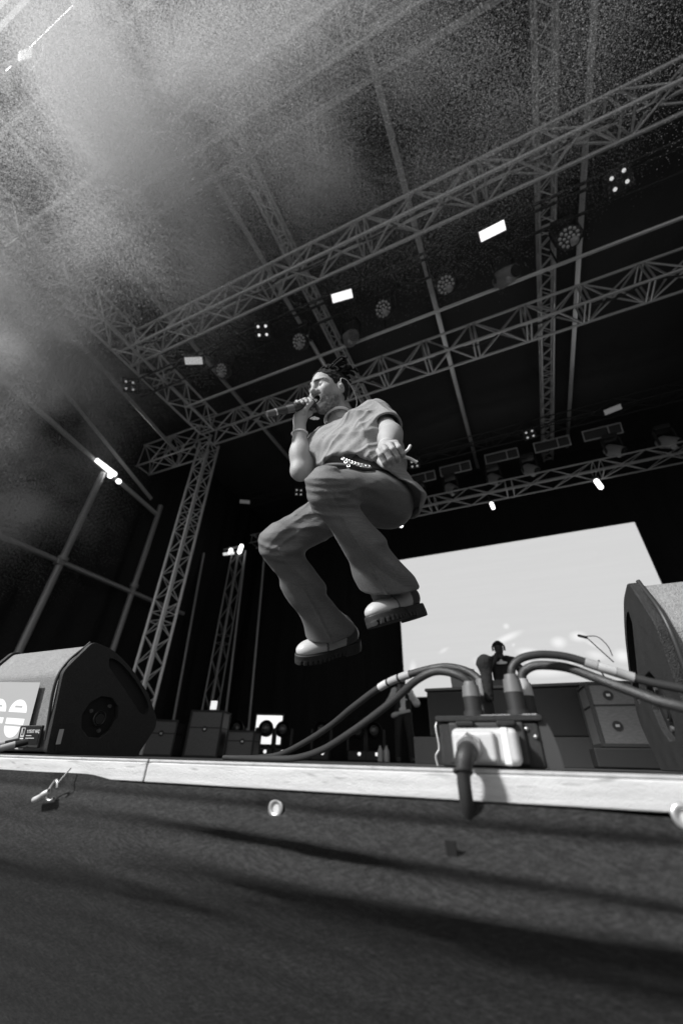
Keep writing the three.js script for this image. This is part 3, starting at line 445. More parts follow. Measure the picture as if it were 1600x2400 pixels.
lead('black lead from the rear plug down to the deck, grey tape near its top', '', [[-0.095, 0.153, -0.93], [-0.103, 0.164, -0.935], [-0.117, 0.176, -0.94], [-0.142, 0.187, -0.945], [-0.174, 0.193, -0.95], [-0.24, 0.189, -0.97], [-0.325, 0.173, -1.0], [-0.437, 0.131, -1.06], [-0.531, 0.092, -1.12], [-0.649, 0.053, -1.19], [-0.781, 0.02, -1.26], [-0.929, 0.01, -1.33], [-1.103, 0.009, -1.4]], 0.0082, bootGrey, [[0.16, 0.185, tape], [0.19, 0.215, tape], [0.22, 0.245, tapePale]], 0.07);
lead('black lead arching from the front grey boot down to the deck, without tape', '', [[-0.112, 0.14, -0.87], [-0.116, 0.148, -0.87], [-0.125, 0.156, -0.87], [-0.153, 0.168, -0.875], [-0.183, 0.171, -0.88], [-0.221, 0.159, -0.89], [-0.277, 0.13, -0.92], [-0.339, 0.1, -0.95], [-0.422, 0.064, -0.99], [-0.516, 0.031, -1.04], [-0.624, 0.012, -1.1], [-0.728, 0.009, -1.15], [-0.922, 0.009, -1.25]], 0.0082, bootGrey, [], 0.06);
lead('upper black lead arching towards the cropped wedge, pale tape along it', '', [[-0.034, 0.149, -0.87], [-0.027, 0.17, -0.87], [-0.01, 0.184, -0.872], [0.017, 0.19, -0.875], [0.042, 0.19, -0.88], [0.075, 0.184, -0.885], [0.12, 0.165, -0.89], [0.159, 0.15, -0.9], [0.191, 0.137, -0.9], [0.235, 0.124, -0.9], [0.285, 0.106, -0.9], [0.5, 0.03, -0.91], [0.7, 0.009, -0.92]], 0.0075, bootGrey, [[0.2, 0.225, tape], [0.226, 0.262, tapePale], [0.263, 0.3, tape]], 0.07);
lead('lower thicker black lead under the taped one, pale boot', '', [[-0.017, 0.148, -0.92], [-0.012, 0.166, -0.92], [0.009, 0.177, -0.915], [0.039, 0.176, -0.91], [0.072, 0.168, -0.905], [0.114, 0.144, -0.89], [0.151, 0.121, -0.87], [0.184, 0.101, -0.85], [0.21, 0.09, -0.84], [0.252, 0.07, -0.835], [0.45, 0.01, -0.84], [0.6, 0.0095, -0.86]], 0.0086, bootPale, [], 0.06);
tag(mesh('cable_strap', nets((p) => { const q = V(p.x, p.y, p.z); return D.smin(D.cap(q, V(-0.083, 0.12, -0.9), V(-0.079, 0.19, -0.905), 0.009, 0.013), D.cap(q, V(-0.079, 0.19, -0.905), V(-0.087, 0.185, -0.9), 0.011), 0.01) + 0.0015 * noise(p.x * 200, p.y * 160, p.z * 200); }, V(-0.11, 0.1, -0.93), V(-0.05, 0.215, -0.87), 0.003), M.drape), 'black fabric strap wrapped round the leads above the plugs', 'strap');

// ---------------------------------------------------------------- backstage things
{ // desk of the player, on a riser
  const t = thing('desk', 'long black draped desk of the disc jockey in front of the screen', 'desk', [-0.35, 0, -7.3]);
  mesh('riser', box(3.0, 0.35, 1.6, 0, 0.176, -0.4), M.dark, t); mesh('cloth_front', rbox(2.5, 0.64, 0.7, 0.03, 0, 0.672, 0), mat(0.016, 0.9), t); mesh('top', rbox(2.55, 0.05, 0.74, 0.02, 0, 1.018, 0), mat(0.05, 0.5), t);
  const l = thing('laptop', 'open laptop on the black desk, its back to the audience', 'laptop', [-1.02, 1.044, -7.2]); mesh('keyboard_base', rbox(0.36, 0.016, 0.25, 0.006, 0, 0.008, -0.13), M.dark, l); const scr = mesh('laptop_lid', rbox(0.4, 0.3, 0.01, 0.006, 0, 0.15, 0), mat(0.2, 0.45), l); scr.rotation.x = 0.2;
  const m = thing('mixer', 'low black mixer on the desk behind the leads', 'mixer', [-0.45, 1.044, -7.25]); mesh('body', rbox(0.4, 0.1, 0.35, 0.01, 0, 0.05, 0), M.black, m); for (let i = 0; i < 8; i++) mesh('knob', rod(V(-0.14 + (i % 4) * 0.09, 0.1, i < 4 ? 0.06 : -0.06), V(-0.14 + (i % 4) * 0.09, 0.125, i < 4 ? 0.06 : -0.06), 0.014, 10), M.dark, m);
}
function roadCase(label, p, w, h, d, latches, turn = 0) {
  const t = thing('road_case', label, 'road case', p, 'road cases on stage'); t.rotation.y = turn;
  mesh('panel', box(w - 0.03, h - 0.03, d - 0.03, 0, h / 2, 0), mat(0.15, 0.55, { map: rep(scuffTex, 2) }), t);
  const E2 = []; for (const x of [-1, 1]) for (const y of [0, 1]) E2.push(box(0.035, 0.035, d, x * (w / 2 - 0.016), y ? h - 0.016 : 0.018, 0)); for (const x of [-1, 1]) for (const z of [-1, 1]) E2.push(box(0.034, h - 0.04, 0.034, x * (w / 2 - 0.015), h / 2, z * (d / 2 - 0.015)));
  for (const y of [0, 1]) for (const z of [-1, 1]) E2.push(box(w - 0.04, 0.033, 0.033, 0, y ? h - 0.015 : 0.017, z * (d / 2 - 0.014)));
  mesh('edge_profile', join(E2), M.dark, t); mesh('lid_seam', box(w - 0.02, 0.02, d - 0.02, 0, h * 0.62, 0), M.black, t);
  for (const [x, y] of latches) { const q = mesh('latch_dish', new THREE.CylinderGeometry(0.055, 0.055, 0.01, 24).rotateX(Math.PI / 2).translate(x, y, d / 2 - 0.012), M.black, t); mesh('latch_wing', rbox(0.045, 0.03, 0.012, 0.004, x, y, d / 2 - 0.004), M.steel, q); }
}
roadCase('grey road case with four butterfly latches beside the desk', [1.02, 0.22, -6.6], 0.86, 0.72, 0.6, [[-0.2, 0.22], [0.22, 0.22], [-0.2, 0.56], [0.22, 0.56]], 0.1);
tag(mesh('case_dolly', rbox(1.0, 0.21, 0.7, 0.02, 0, 0.105, 0), M.black), 'low black dolly under the latched road case', 'dolly').position.set(1.02, 0.003, -6.6);
roadCase('tall dark equipment case in the rear corner of the stage', [-6.5, 0.002, -7.6], 0.7, 0.85, 0.6, [[0, 0.5]], 0.4);
roadCase('low dark equipment case next to the tall one', [-5.85, 0.002, -8.0], 0.6, 0.5, 0.5, [[0.05, 0.3]], 0.3);
roadCase('dark equipment case by the foot of the truss tower', [-7.3, 0.002, -7.2], 0.6, 0.65, 0.6, [[0, 0.4]], 0.5);
{ // microphone stand with boom
  const t = thing('microphone_stand', 'thin boom microphone stand against the screen', 'stand', [1.0, 0.36, -7.4]);
  bar('pole', V(0, 0, 0), V(0.02, 1.05, 0), 0.012, M.black, t); mesh('base', rod(V(0, 0.002, 0), V(0, 0.03, 0), 0.13, 24), M.black, t); bar('boom', V(0.2, 1.0, 0.05), V(-0.06, 1.42, 0.0), 0.008, M.black, t); mesh('microphone', new THREE.CapsuleGeometry(0.022, 0.1, 6, 12).rotateZ(1.2).translate(-0.1, 1.42, 0), M.black, t);
  mesh('hanging_cable', tube([V(-0.05, 1.42, 0), V(0.1, 1.4, 0), V(0.2, 1.25, 0), V(0.22, 1.1, 0)], 0.007, 24, 6), M.black, t);
}
const floorHead = (label, p, turn) => {
  const t = thing('floor_spotlight', label, 'moving light', p, 'moving heads standing on the stage'); t.rotation.y = turn;
  mesh('base', rbox(0.4, 0.2, 0.34, 0.03, 0, 0.101, 0), M.black, t); for (const s of [-1, 1]) mesh('yoke_arm', rbox(0.06, 0.42, 0.14, 0.03, s * 0.21, 0.4, 0), M.dark, t);
  mesh('head', new THREE.LatheGeometry([[0, -0.2], [0.1, -0.19], [0.15, -0.08], [0.17, 0.1], [0.165, 0.12]].map((a) => new THREE.Vector2(...a)), 26).rotateX(Math.PI / 2 - 0.1).translate(0, 0.58, 0), M.black, t);
  mesh('lens', new THREE.SphereGeometry(0.155, 24, 8, 0, 6.283, 0, 0.7).rotateX(Math.PI / 2 - 0.1).translate(0, 0.58, 0.01), mat(0.07, 0.25, { clearcoat: 1, bumpMap: rep(grainTex, 4), bumpScale: 0.01 }), t);
  mesh('status_lamp', new THREE.SphereGeometry(0.035, 12, 8).translate(0.05, 0.14, 0.17), lit(0.7), t); return t;
};
floorHead('floor moving head nearest the photographer', [-3.42, 0.002, -9.45], 0.3); floorHead('floor moving head second from the photographer', [-3.78, 0.002, -9.35], 0.3); floorHead('floor moving head behind the descending leads', [-4.6, 0.002, -9.2], 0.35);
floorHead('floor moving head just beside the white panel', [-5.45, 0.002, -8.9], 0.4); floorHead('floor moving head between the cases and the white panel', [-6.45, 0.002, -8.5], 0.4);
{
  const t = thing('white_panel', 'bright white lit panel behind a dark moving head', 'panel', [-5.95, 0.28, -9.05]); t.rotation.y = 0.4; mesh('panel_screen', rbox(0.62, 0.6, 0.02, 0.01, 0, 0.32, 0), lit(0.7), t); mesh('panel_frame', box(0.7, 0.68, 0.03, 0, 0.32, -0.03), M.black, t); mesh('stand', box(0.1, 0.28, 0.1, 0, -0.139, -0.04), M.black, t);
  const h = floorHead('dark moving head standing in front of the white panel', [-5.72, 0.002, -8.62], 0.4); void h;
  const s = thing('small_display', 'small glowing display on the equipment cases', 'display', [-6.35, 0.86, -7.45]); s.rotation.y = 0.4; mesh('display_screen', rbox(0.14, 0.17, 0.01, 0.004, 0, 0.1, 0.02), lit(0.6), s); mesh('body', rbox(0.18, 0.2, 0.05, 0.01, 0, 0.1, -0.012), M.black, s);
}
[['pale bottle standing on the deck beside the photographer\'s feet', -3.1], ['second pale bottle next to the photographer\'s feet', -3.24]].forEach(([label, x]) => { const t = thing('bottle', label, 'bottle', [x, 0.001, -9.3], 'bottles by the photographer'); mesh('body', new THREE.LatheGeometry([[0, 0], [0.055, 0], [0.06, 0.02], [0.06, 0.2], [0.025, 0.27], [0.022, 0.3], [0, 0.3]].map((a) => new THREE.Vector2(...a)), 18), mat(0.6, 0.35), t); mesh('cap', rod(V(0, 0.3, 0), V(0, 0.325, 0), 0.024, 14), M.dark, t); });

// ---------------------------------------------------------------- the singer
const J = { head: V(-0.634, 1.55, -1.173), neck: V(-0.597, 1.424, -1.253), chest: V(-0.545, 1.274, -1.264), belly: V(-0.473, 1.093, -1.241), pelvis: V(-0.431, 0.973, -1.266), shL: V(-0.404, 1.353, -1.221), shR: V(-0.705, 1.348, -1.281), elL: V(-0.313, 1.123, -1.137), wrL: V(-0.294, 0.928, -0.996), haL: V(-0.284, 0.851, -0.975), elR: V(-0.754, 1.102, -1.183), wrR: V(-0.754, 1.363, -1.131), haR: V(-0.703, 1.428, -1.122), mouth: V(-0.665, 1.463, -1.141), micend: V(-0.838, 1.348, -1.024), hipL: V(-0.412, 0.927, -1.28), hipR: V(-0.525, 0.998, -1.335), knL: V(-0.478, 0.761, -0.923), anL: V(-0.415, 0.514, -1.281), knR: V(-0.778, 0.71, -1.107), anR: V(-0.724, 0.461, -1.463), toeR: V(-0.819, 0.367, -1.393), heelR: V(-0.646, 0.464, -1.6), toeL: V(-0.451, 0.422, -1.199), heelL: V(-0.335, 0.526, -1.44), butt: V(-0.397, 0.925, -1.341) };
const BASE = V(-0.6, 0.36, -1.35), singer = thing('person', 'singer in tee shirt and wide trousers leaping with a microphone at his mouth', 'person', BASE.toArray());
const own = (g) => g.translate(-BASE.x, -BASE.y, -BASE.z);
const mid = (a, b, t = 0.5) => a.clone().lerp(b, t), dirOf = (a, b) => b.clone().sub(a).normalize();
const SKIN = 0.36, skinMat = mat(1, 0.55, { vertexColors: true, bumpMap: rep(grainTex, 9), bumpScale: 0.0006 });
// head frame: own x to his left, y up, z out of the face
const hF = V(-0.33, -0.36, 0.87).normalize(), hU = V(0.02, 1, 0).addScaledVector(hF, -V(0.02, 1, 0).dot(hF)).normalize(), hX = hU.clone().cross(hF);
const HEAD = new THREE.Matrix4().makeBasis(hX, hU, hF).setPosition(J.head), HEADI = HEAD.clone().invert();
const hp = (x, y, z) => V(x, y, z).applyMatrix4(HEAD);
function headField(q) { // q in the head's own frame
  let d = D.egg(q, V(0, 0.035, -0.02), 0.076, 0.092, 0.098); const ax = V(Math.abs(q.x), q.y, q.z);
  d = D.smin(d, D.egg(q, V(0, -0.04, 0.03), 0.06, 0.078, 0.066), 0.04);
  d = D.smin(d, D.cap(ax, V(0.052, -0.045, 0.005), V(0.018, -0.1, 0.062), 0.02, 0.018), 0.03);       // jaw
  d = D.smin(d, D.ball(q, V(0, -0.104, 0.066), 0.021), 0.025);                                        // chin
  d = D.smin(d, D.cap(ax, V(0.012, 0.027, 0.088), V(0.046, 0.025, 0.066), 0.012, 0.011), 0.018);      // brow
  d = D.smin(d, D.ball(ax, V(0.043, -0.022, 0.062), 0.022), 0.026);                                   // cheek
  d = D.smax(d, -D.ball(ax, V(0.032, 0.006, 0.1), 0.0175), 0.014);                                    // eye socket
  d = D.smin(d, D.ball(ax, V(0.031, 0.005, 0.073), 0.0142), 0.004);                                   // lids and eyeball
  d = D.smin(d, D.cap(q, V(0, 0.016, 0.09), V(0, -0.024, 0.109), 0.009, 0.0135), 0.014);              // nose
  d = D.smin(d, D.ball(ax, V(0.0135, -0.03, 0.097), 0.0108), 0.008);
  d = D.smax(d, -D.ball(ax, V(0.0085, -0.038, 0.103), 0.0045), 0.004);                                // nostrils
  d = D.smin(d, D.egg(q, V(0, -0.066, 0.084), 0.031, 0.027, 0.018), 0.014);                           // lips round the open mouth
  d = D.smax(d, -D.egg(q, V(0, -0.067, 0.1), 0.021, 0.017, 0.028), 0.006);
  let e = D.egg(V(ax.x - 0.003 * 0, q.y, q.z), V(0.079, -0.008, -0.012), 0.011, 0.033, 0.021); e = D.smax(e, -D.egg(ax, V(0.089, -0.007, -0.01), 0.007, 0.02, 0.012), 0.005); // ear
  return D.smin(d, e, 0.008);
}
const neckTop = hp(0, -0.06, -0.03);
function armField(p) {
  let d = D.cap(p, J.shL, J.elL, 0.052, 0.041); d = D.smin(d, D.cap(p, J.elL, mid(J.elL, J.wrL, 0.35), 0.04, 0.043), 0.03); d = D.smin(d, D.cap(p, mid(J.elL, J.wrL, 0.3), J.wrL, 0.042, 0.027), 0.03); d = D.smin(d, D.cap(p, J.wrL, mid(J.wrL, J.haL, 0.5), 0.026, 0.028), 0.02);
  let e = D.cap(p, J.shR, J.elR, 0.052, 0.042); e = D.smin(e, D.cap(p, J.elR, mid(J.elR, J.wrR, 0.35), 0.039, 0.044), 0.03); e = D.smin(e, D.cap(p, mid(J.elR, J.wrR, 0.3), J.wrR, 0.043, 0.027), 0.03); e = D.smin(e, D.cap(p, J.wrR, mid(J.wrR, J.haR, 0.3), 0.026, 0.026), 0.02);
  return Math.min(d, e);
}
function torsoField(p) { let d = D.cap(p, mid(J.shL, J.shR, 0.3), J.belly, 0.06, 0.06); d = D.smin(d, D.cap(p, mid(J.shL, J.shR, 0.7), J.belly, 0.06, 0.06), 0.04); d = D.smin(d, D.cap(p, J.shL, J.shR, 0.05), 0.04); return D.smin(d, D.cap(p, J.belly, J.pelvis, 0.07), 0.04); }
const ankleField = (p) => { let d = 9; for (const [a, t, k] of [[J.anL, J.toeL, J.knL], [J.anR, J.toeR, J.knR]]) d = Math.min(d, D.cap(p, mid(a, k, 0.3), mid(a, t, 0.12), 0.038, 0.037)); return d; };
const parts = [];
{ // trunk, arms, neck
  const f = (p) => { let d = D.smin(torsoField(p), armField(p), 0.03); d = D.smin(d, D.cap(p, J.neck, neckTop, 0.058, 0.052), 0.035); return d; };
  const [lo, hi] = around([J.shL, J.shR, J.elL, J.elR, J.wrL, J.wrR, neckTop, J.pelvis, J.haR], 0.12); parts.push(nets(f, lo, hi, 0.008, () => SKIN));
  const hf = (p) => D.smin(headField(p.clone().applyMatrix4(HEADI)), D.cap(p, J.neck, neckTop, 0.058, 0.052), 0.03);
  const tone = (p) => { const q = p.clone().applyMatrix4(HEADI), ax = Math.abs(q.x); let s = SKIN;
    const eye = Math.hypot(ax - 0.031, (q.y - 0.004) * 1.5, 0); if (q.z > 0.074 && eye < 0.0125) s = eye < 0.0045 ? 0.012 : Math.abs(q.y - 0.004) > 0.0062 ? 0.08 : 0.4;
    if (q.z > 0.06 && Math.abs(q.y - 0.028 - 0.02 * (0.032 - ax)) < 0.0058 && ax > 0.01 && ax < 0.055) s = 0.03;
    const beard = sstep(-0.055, -0.085, q.y + 0.25 * Math.max(0, 0.03 - q.z) - (ax > 0.03 ? 0.02 : 0)) * sstep(-0.02, 0.02, q.z); s = lerp(s, 0.055, 0.85 * clamp(beard * (0.75 + 1.2 * fbm(q.x * 90, q.y * 90, q.z * 90, 2))));
    if (q.z > 0.06 && Math.abs(q.y + 0.047) < 0.0055 && ax < 0.03) s = 0.07;
    const m = Math.hypot(q.x / 0.031, (q.y + 0.066) / 0.027); if (q.z > 0.07 && m < 1) s = m < 0.62 ? 0.015 : 0.16; return s * (0.94 + 0.12 * noise(q.x * 60, q.y * 60, q.z * 60)); };
  const [a, b] = around([hp(0.1, 0.14, 0.13), hp(-0.1, -0.13, -0.13), hp(0.1, -0.13, 0.13), hp(-0.1, 0.14, -0.13), J.neck], 0.03); parts.push(nets(hf, a, b, 0.0036, tone));
}
// microphone, and the hand that grips it
const micDir = dirOf(J.mouth, J.micend), micAt = (k) => J.mouth.clone().addScaledVector(micDir, k);
{
  const t = thing('microphone', 'hand-held microphone in the singer\'s fist at his mouth', 'microphone', micAt(0.12).toArray()), o = micAt(0.12), rel = (k) => micAt(k).sub(o);
  mesh('grille', new THREE.SphereGeometry(0.0245, 22, 16).translate(...rel(0.008).toArray()), mat(0.1, 0.4, { metalness: 0.6, bumpMap: rep(weaveTex, 1), bumpScale: 0.001 }), t); mesh('collar', rod(rel(0.026), rel(0.036), 0.0235, 24), M.blackGloss, t);
  mesh('handle', rod(rel(0.036), rel(0.215), 0.0215, 24, 0.0165), mat(0.03, 0.3), t); mesh('ring', rod(rel(0.215), rel(0.221), 0.0178, 24), M.steel, t); mesh('end_cap', rod(rel(0.221), rel(0.262), 0.0165, 24, 0.015), mat(0.1, 0.35), t); mesh('light_band', rod(rel(0.13), rel(0.165), 0.0198, 24, 0.0188), mat(0.12, 0.35), t);
}
const fingerParts = [];
{ // grip: fingers wrapped round the handle; e1 points from the handle to the palm, e2 round the side turned to the camera
  const toPalm = dirOf(micAt(0.075), J.wrR), e1 = toPalm.clone().addScaledVector(micDir, -toPalm.dot(micDir)).normalize(), e2 = micDir.clone().cross(e1).normalize(); if (e2.z < 0) e2.negate();
  const ringAt = (k, ang, r) => micAt(k).addScaledVector(e1, Math.cos(ang) * r).addScaledVector(e2, Math.sin(ang) * r), chain = [];
  const P0 = ringAt(0.05, -0.35, 0.038), P1 = ringAt(0.115, -0.2, 0.038), W = J.wrR;
  for (let i = 0; i < 4; i++) { const k = 0.045 + i * 0.0205, r = 0.0275 + 0.002 * Math.sin(i * 2), rr = [0.0092, 0.0097, 0.0094, 0.0083][i], reach = [3.5, 3.7, 3.6, 3.3][i]; let prev = ringAt(k + 0.004, -0.55, 0.041); for (let s = 1; s <= 5; s++) { const a = -0.55 - (s / 5) * reach, c = ringAt(k, a, r + (s === 1 ? 0.006 : 0)); chain.push([prev, c, rr * (1.06 - s * 0.035)]); prev = c; } }
  let prev = ringAt(0.1, 0.35, 0.036); for (const [k, a, r] of [[0.085, 0.9, 0.033], [0.062, 1.5, 0.0285], [0.043, 1.9, 0.027]]) { const c = ringAt(k, a, r); chain.push([prev, c, 0.0118 - 0.001 * (a - 0.9)]); prev = c; }
  const f = (p) => { let d = D.smin(D.cap(p, P0, P1, 0.0155), D.cap(p, W, mid(P0, P1), 0.025, 0.022), 0.028); d = D.smin(d, D.cap(p, mid(W, P1, 0.5), ringAt(0.1, 0.35, 0.036), 0.018, 0.015), 0.02); let g = 9; for (const [a, b, r] of chain) g = D.smin(g, D.cap(p, a, b, r), 0.0035); return D.smin(d, g, 0.006); };
  const [lo, hi] = around([W, P0, P1, ...chain.flatMap((c) => [c[0], c[1]])], 0.035); parts.push(nets(f, lo, hi, 0.003, (p) => SKIN * (0.95 + 0.1 * noise(p.x * 90, p.y * 90, p.z * 90))));
}
{ // pointing left hand: knuckles towards the camera, index stretched, the others curled
  const fw = dirOf(J.wrL, V(-0.246, 0.804, -0.846)), side = V(1, 0.1, 0.25).addScaledVector(fw, -V(1, 0.1, 0.25).dot(fw)).normalize(), dn = fw.clone().cross(side).normalize(); if (dn.y > 0) dn.negate();
  const at = (x, y, z) => J.wrL.clone().addScaledVector(side, x).addScaledVector(dn, y).addScaledVector(fw, z), chain = [];
  const fingers = [[-0.031, 0.0098, [[0, 0.088], [0.016, 0.116], [0.042, 0.118], [0.052, 0.098]]], [-0.0105, 0.0102, [[-0.002, 0.093], [0.012, 0.127], [0.04, 0.132], [0.054, 0.112]]], [0.0105, 0.0098, [[0, 0.09], [0.018, 0.122], [0.046, 0.122], [0.056, 0.1]]], [0.031, 0.0088, [[0.004, 0.082], [0.022, 0.106], [0.044, 0.104], [0.05, 0.086]]]];
  for (const [x, r, pts] of fingers) { let prev = at(x * 0.8, 0, 0.055); for (const [y, z] of pts) { const c = at(x, y, z); chain.push([prev, c, r]); prev = c; } }
  let prev = at(-0.026, 0.016, 0.03); for (const [x, y, z] of [[-0.042, 0.032, 0.055], [-0.036, 0.05, 0.082], [-0.022, 0.06, 0.104]]) { const c = at(x, y, z); chain.push([prev, c, 0.0112]); prev = c; }
  const f = (p) => { let d = D.cap(p, at(-0.02, 0.004, 0.04), at(-0.024, 0.002, 0.08), 0.018, 0.0145); d = D.smin(d, D.cap(p, at(0.018, 0.004, 0.04), at(0.024, 0.004, 0.077), 0.018, 0.014), 0.02); d = D.smin(d, D.cap(p, J.wrL, at(0, 0.004, 0.05), 0.027, 0.02), 0.02); let g = 9; for (const [a, b, r] of chain) g = D.smin(g, D.cap(p, a, b, r), 0.003); return D.smin(d, g, 0.006); };
  const [lo, hi] = around([J.wrL, ...chain.flatMap((c) => [c[0], c[1]])], 0.035); parts.push(nets(f, lo, hi, 0.003, (p) => SKIN * (0.95 + 0.1 * noise(p.x * 90, p.y * 90, p.z * 90))));
}
{ const [lo, hi] = around([J.anL, J.anR, mid(J.anL, J.knL, 0.3), mid(J.anR, J.knR, 0.3), J.toeL, J.toeR], 0.06); parts.push(nets(ankleField, lo, hi, 0.008, () => 0.12)); }
mesh('body', own(mergeGeometries(parts)), skinMat, singer);
{ // hair: short top, locks tied back
  const cap = (p) => { const q = p.clone().applyMatrix4(HEADI); let d = D.egg(q, V(0, 0.045, -0.03), 0.086, 0.098, 0.102); d = D.smax(d, -(0.05 + 0.55 * (q.z - 0.0) - q.y * -1) * 0 + (q.z * 0.9 - q.y * 0.35 - 0.022 + 1.2 * Math.max(0, -q.y - 0.005)), 0.012); return d + 0.006 * noise(q.x * 55, q.y * 55, q.z * 55); };
  const [lo, hi] = around([hp(0.1, 0.15, 0.1), hp(-0.1, -0.06, -0.15)], 0.07), list = [nets(cap, lo, hi, 0.0045)];
  list[0].deleteAttribute('color');
  for (let i = 0; i < 54; i++) {
    const a = rnd() * 6.28, r = 0.02 + rnd() * 0.065, o = hp(Math.cos(a) * r, 0.075 + 0.04 * (1 - r / 0.085) + rnd() * 0.02, -0.03 + Math.sin(a) * r), out = V(0, 0, 0).addScaledVector(hX, 0.55 + (rnd() - 0.5) * 0.9).addScaledVector(hU, 0.35 + (rnd() - 0.5) * 0.5).addScaledVector(hF, -0.75 + (rnd() - 0.5) * 0.6), l = 0.06 + rnd() * 0.09;
    list.push(tube([o, o.clone().addScaledVector(out, l * 0.4).add(V(0, 0.018, 0)), o.clone().addScaledVector(out, l * 0.8).add(V((rnd() - 0.5) * 0.02, 0.01, 0)), o.clone().addScaledVector(out, l).add(V((rnd() - 0.5) * 0.03, -0.03 * rnd(), (rnd() - 0.5) * 0.03))], 0.0058 + rnd() * 0.003, 8, 6));
  }
  mesh('hair', own(join(list)), mat(0.004, 0.95), singer);
}
// folds: ridged noise stretched along a direction
const ridge = (x, y, z) => { const n = noise(x, y, z); return 1 - Math.min(1, Math.abs(n) * 2.6); };
{ // tee shirt
  const cL = mid(J.shL, J.shR, 0.22).add(V(0, -0.075, 0.015)), cR = mid(J.shL, J.shR, 0.78).add(V(0, -0.075, 0.015)), wL = J.belly.clone().add(V(0.085, -0.02, 0.0)), wR = J.belly.clone().add(V(-0.085, 0.02, 0.01));
  const hemN = V(-0.326, -0.901, 0.285).normalize(), hemO = V(-0.661, 1.09, -1.2), tailO = J.butt.clone().add(V(0.02, 0.0, 0.02)), across = dirOf(J.shR, J.shL), along = dirOf(J.pelvis, J.neck);
  const trunk = (p) => { let d = D.smin(D.cap(p, cL, wL, 0.106, 0.09), D.cap(p, cR, wR, 0.106, 0.09), 0.07); d = D.smin(d, D.cap(p, J.shL, J.shR, 0.062), 0.05); d = D.smin(d, D.cap(p, J.neck, mid(J.neck, neckTop, 0.2), 0.066), 0.04); return D.smin(d, D.cap(p, J.belly, tailO, 0.125, 0.127), 0.06); };
  const sleeves = [[J.shL, J.elL, 0.72, 1], [J.shR, J.elR, 0.74, 2]].map(([s, e, k, i]) => ({ s, e, m: mid(s, e, k), n: dirOf(s, e), i }));
  const f = (p) => {
    const hem = D.plane(p, hemO, hemN); let d = trunk(p);
    if (d < 0.06 && d > -0.06) {
      const v = D.plane(p, J.chest, across), u = D.plane(p, J.chest, along), fade = 1 - sstep(0.035, 0.06, Math.abs(d)), low = sstep(0.1, -0.06, u), arm = Math.exp(-(((v - 0.13) / 0.07) ** 2)) * sstep(0.12, 0.02, u);
      let w = 0.012 - 0.024 * low * ridge(v * 3.2 + u * 3 + 0.7, u * 9 + v * 5.5 + 0.4, p.z * 2 + 2) - 0.009 * low * ridge(v * 5 + 2, u * 17 - v * 6, 6) - 0.012 * arm * ridge(v * 15 + u * 6, u * 4, 3) - 0.005 * ridge(v * 5 + u * 4, u * 4 - v * 4 + 3, 9) + 0.008 * noise(p.x * 9, p.y * 9, p.z * 9);
      d += w * fade;
    }
    let t = D.smax(d, hem, 0.006); t = Math.max(t, -D.cap(p, mid(J.neck, neckTop, 0.42), neckTop, 0.05, 0.07)); t = Math.max(t, -Math.max(d + 0.012, -0.05 - hem));
    for (const { s, e, m, n, i } of sleeves) {
      let c = D.cap(p, s, mid(s, e, 0.95), 0.068, 0.071); if (c > 0.07) continue; const a = D.plane(p, m, n), q = p.x * 0.7 - p.z * 0.7 + p.y * 0.4;
      c += (0.006 - 0.009 * ridge(q * 17 + i * 5, a * 6 + q * 3, i * 3)) * sstep(0.0, -0.05, a) * (1 - sstep(0.03, 0.06, Math.abs(c)));
      let k = D.smax(c, a, 0.005); k = Math.max(k, -Math.max(c + 0.011, -0.075 - a)); t = D.smin(t, k, 0.03);
    }
    return t;
  };
  const [lo, hi] = around([J.shL, J.shR, J.elL, J.elR, J.neck, J.butt, J.pelvis], 0.13); mesh('tee_shirt', own(nets(f, lo, hi, 0.005)), mat(0.31, 0.85, { map: rep(fabricTex, 6), bumpMap: rep(grainTex, 5), bumpScale: 0.0007 }), singer);
}
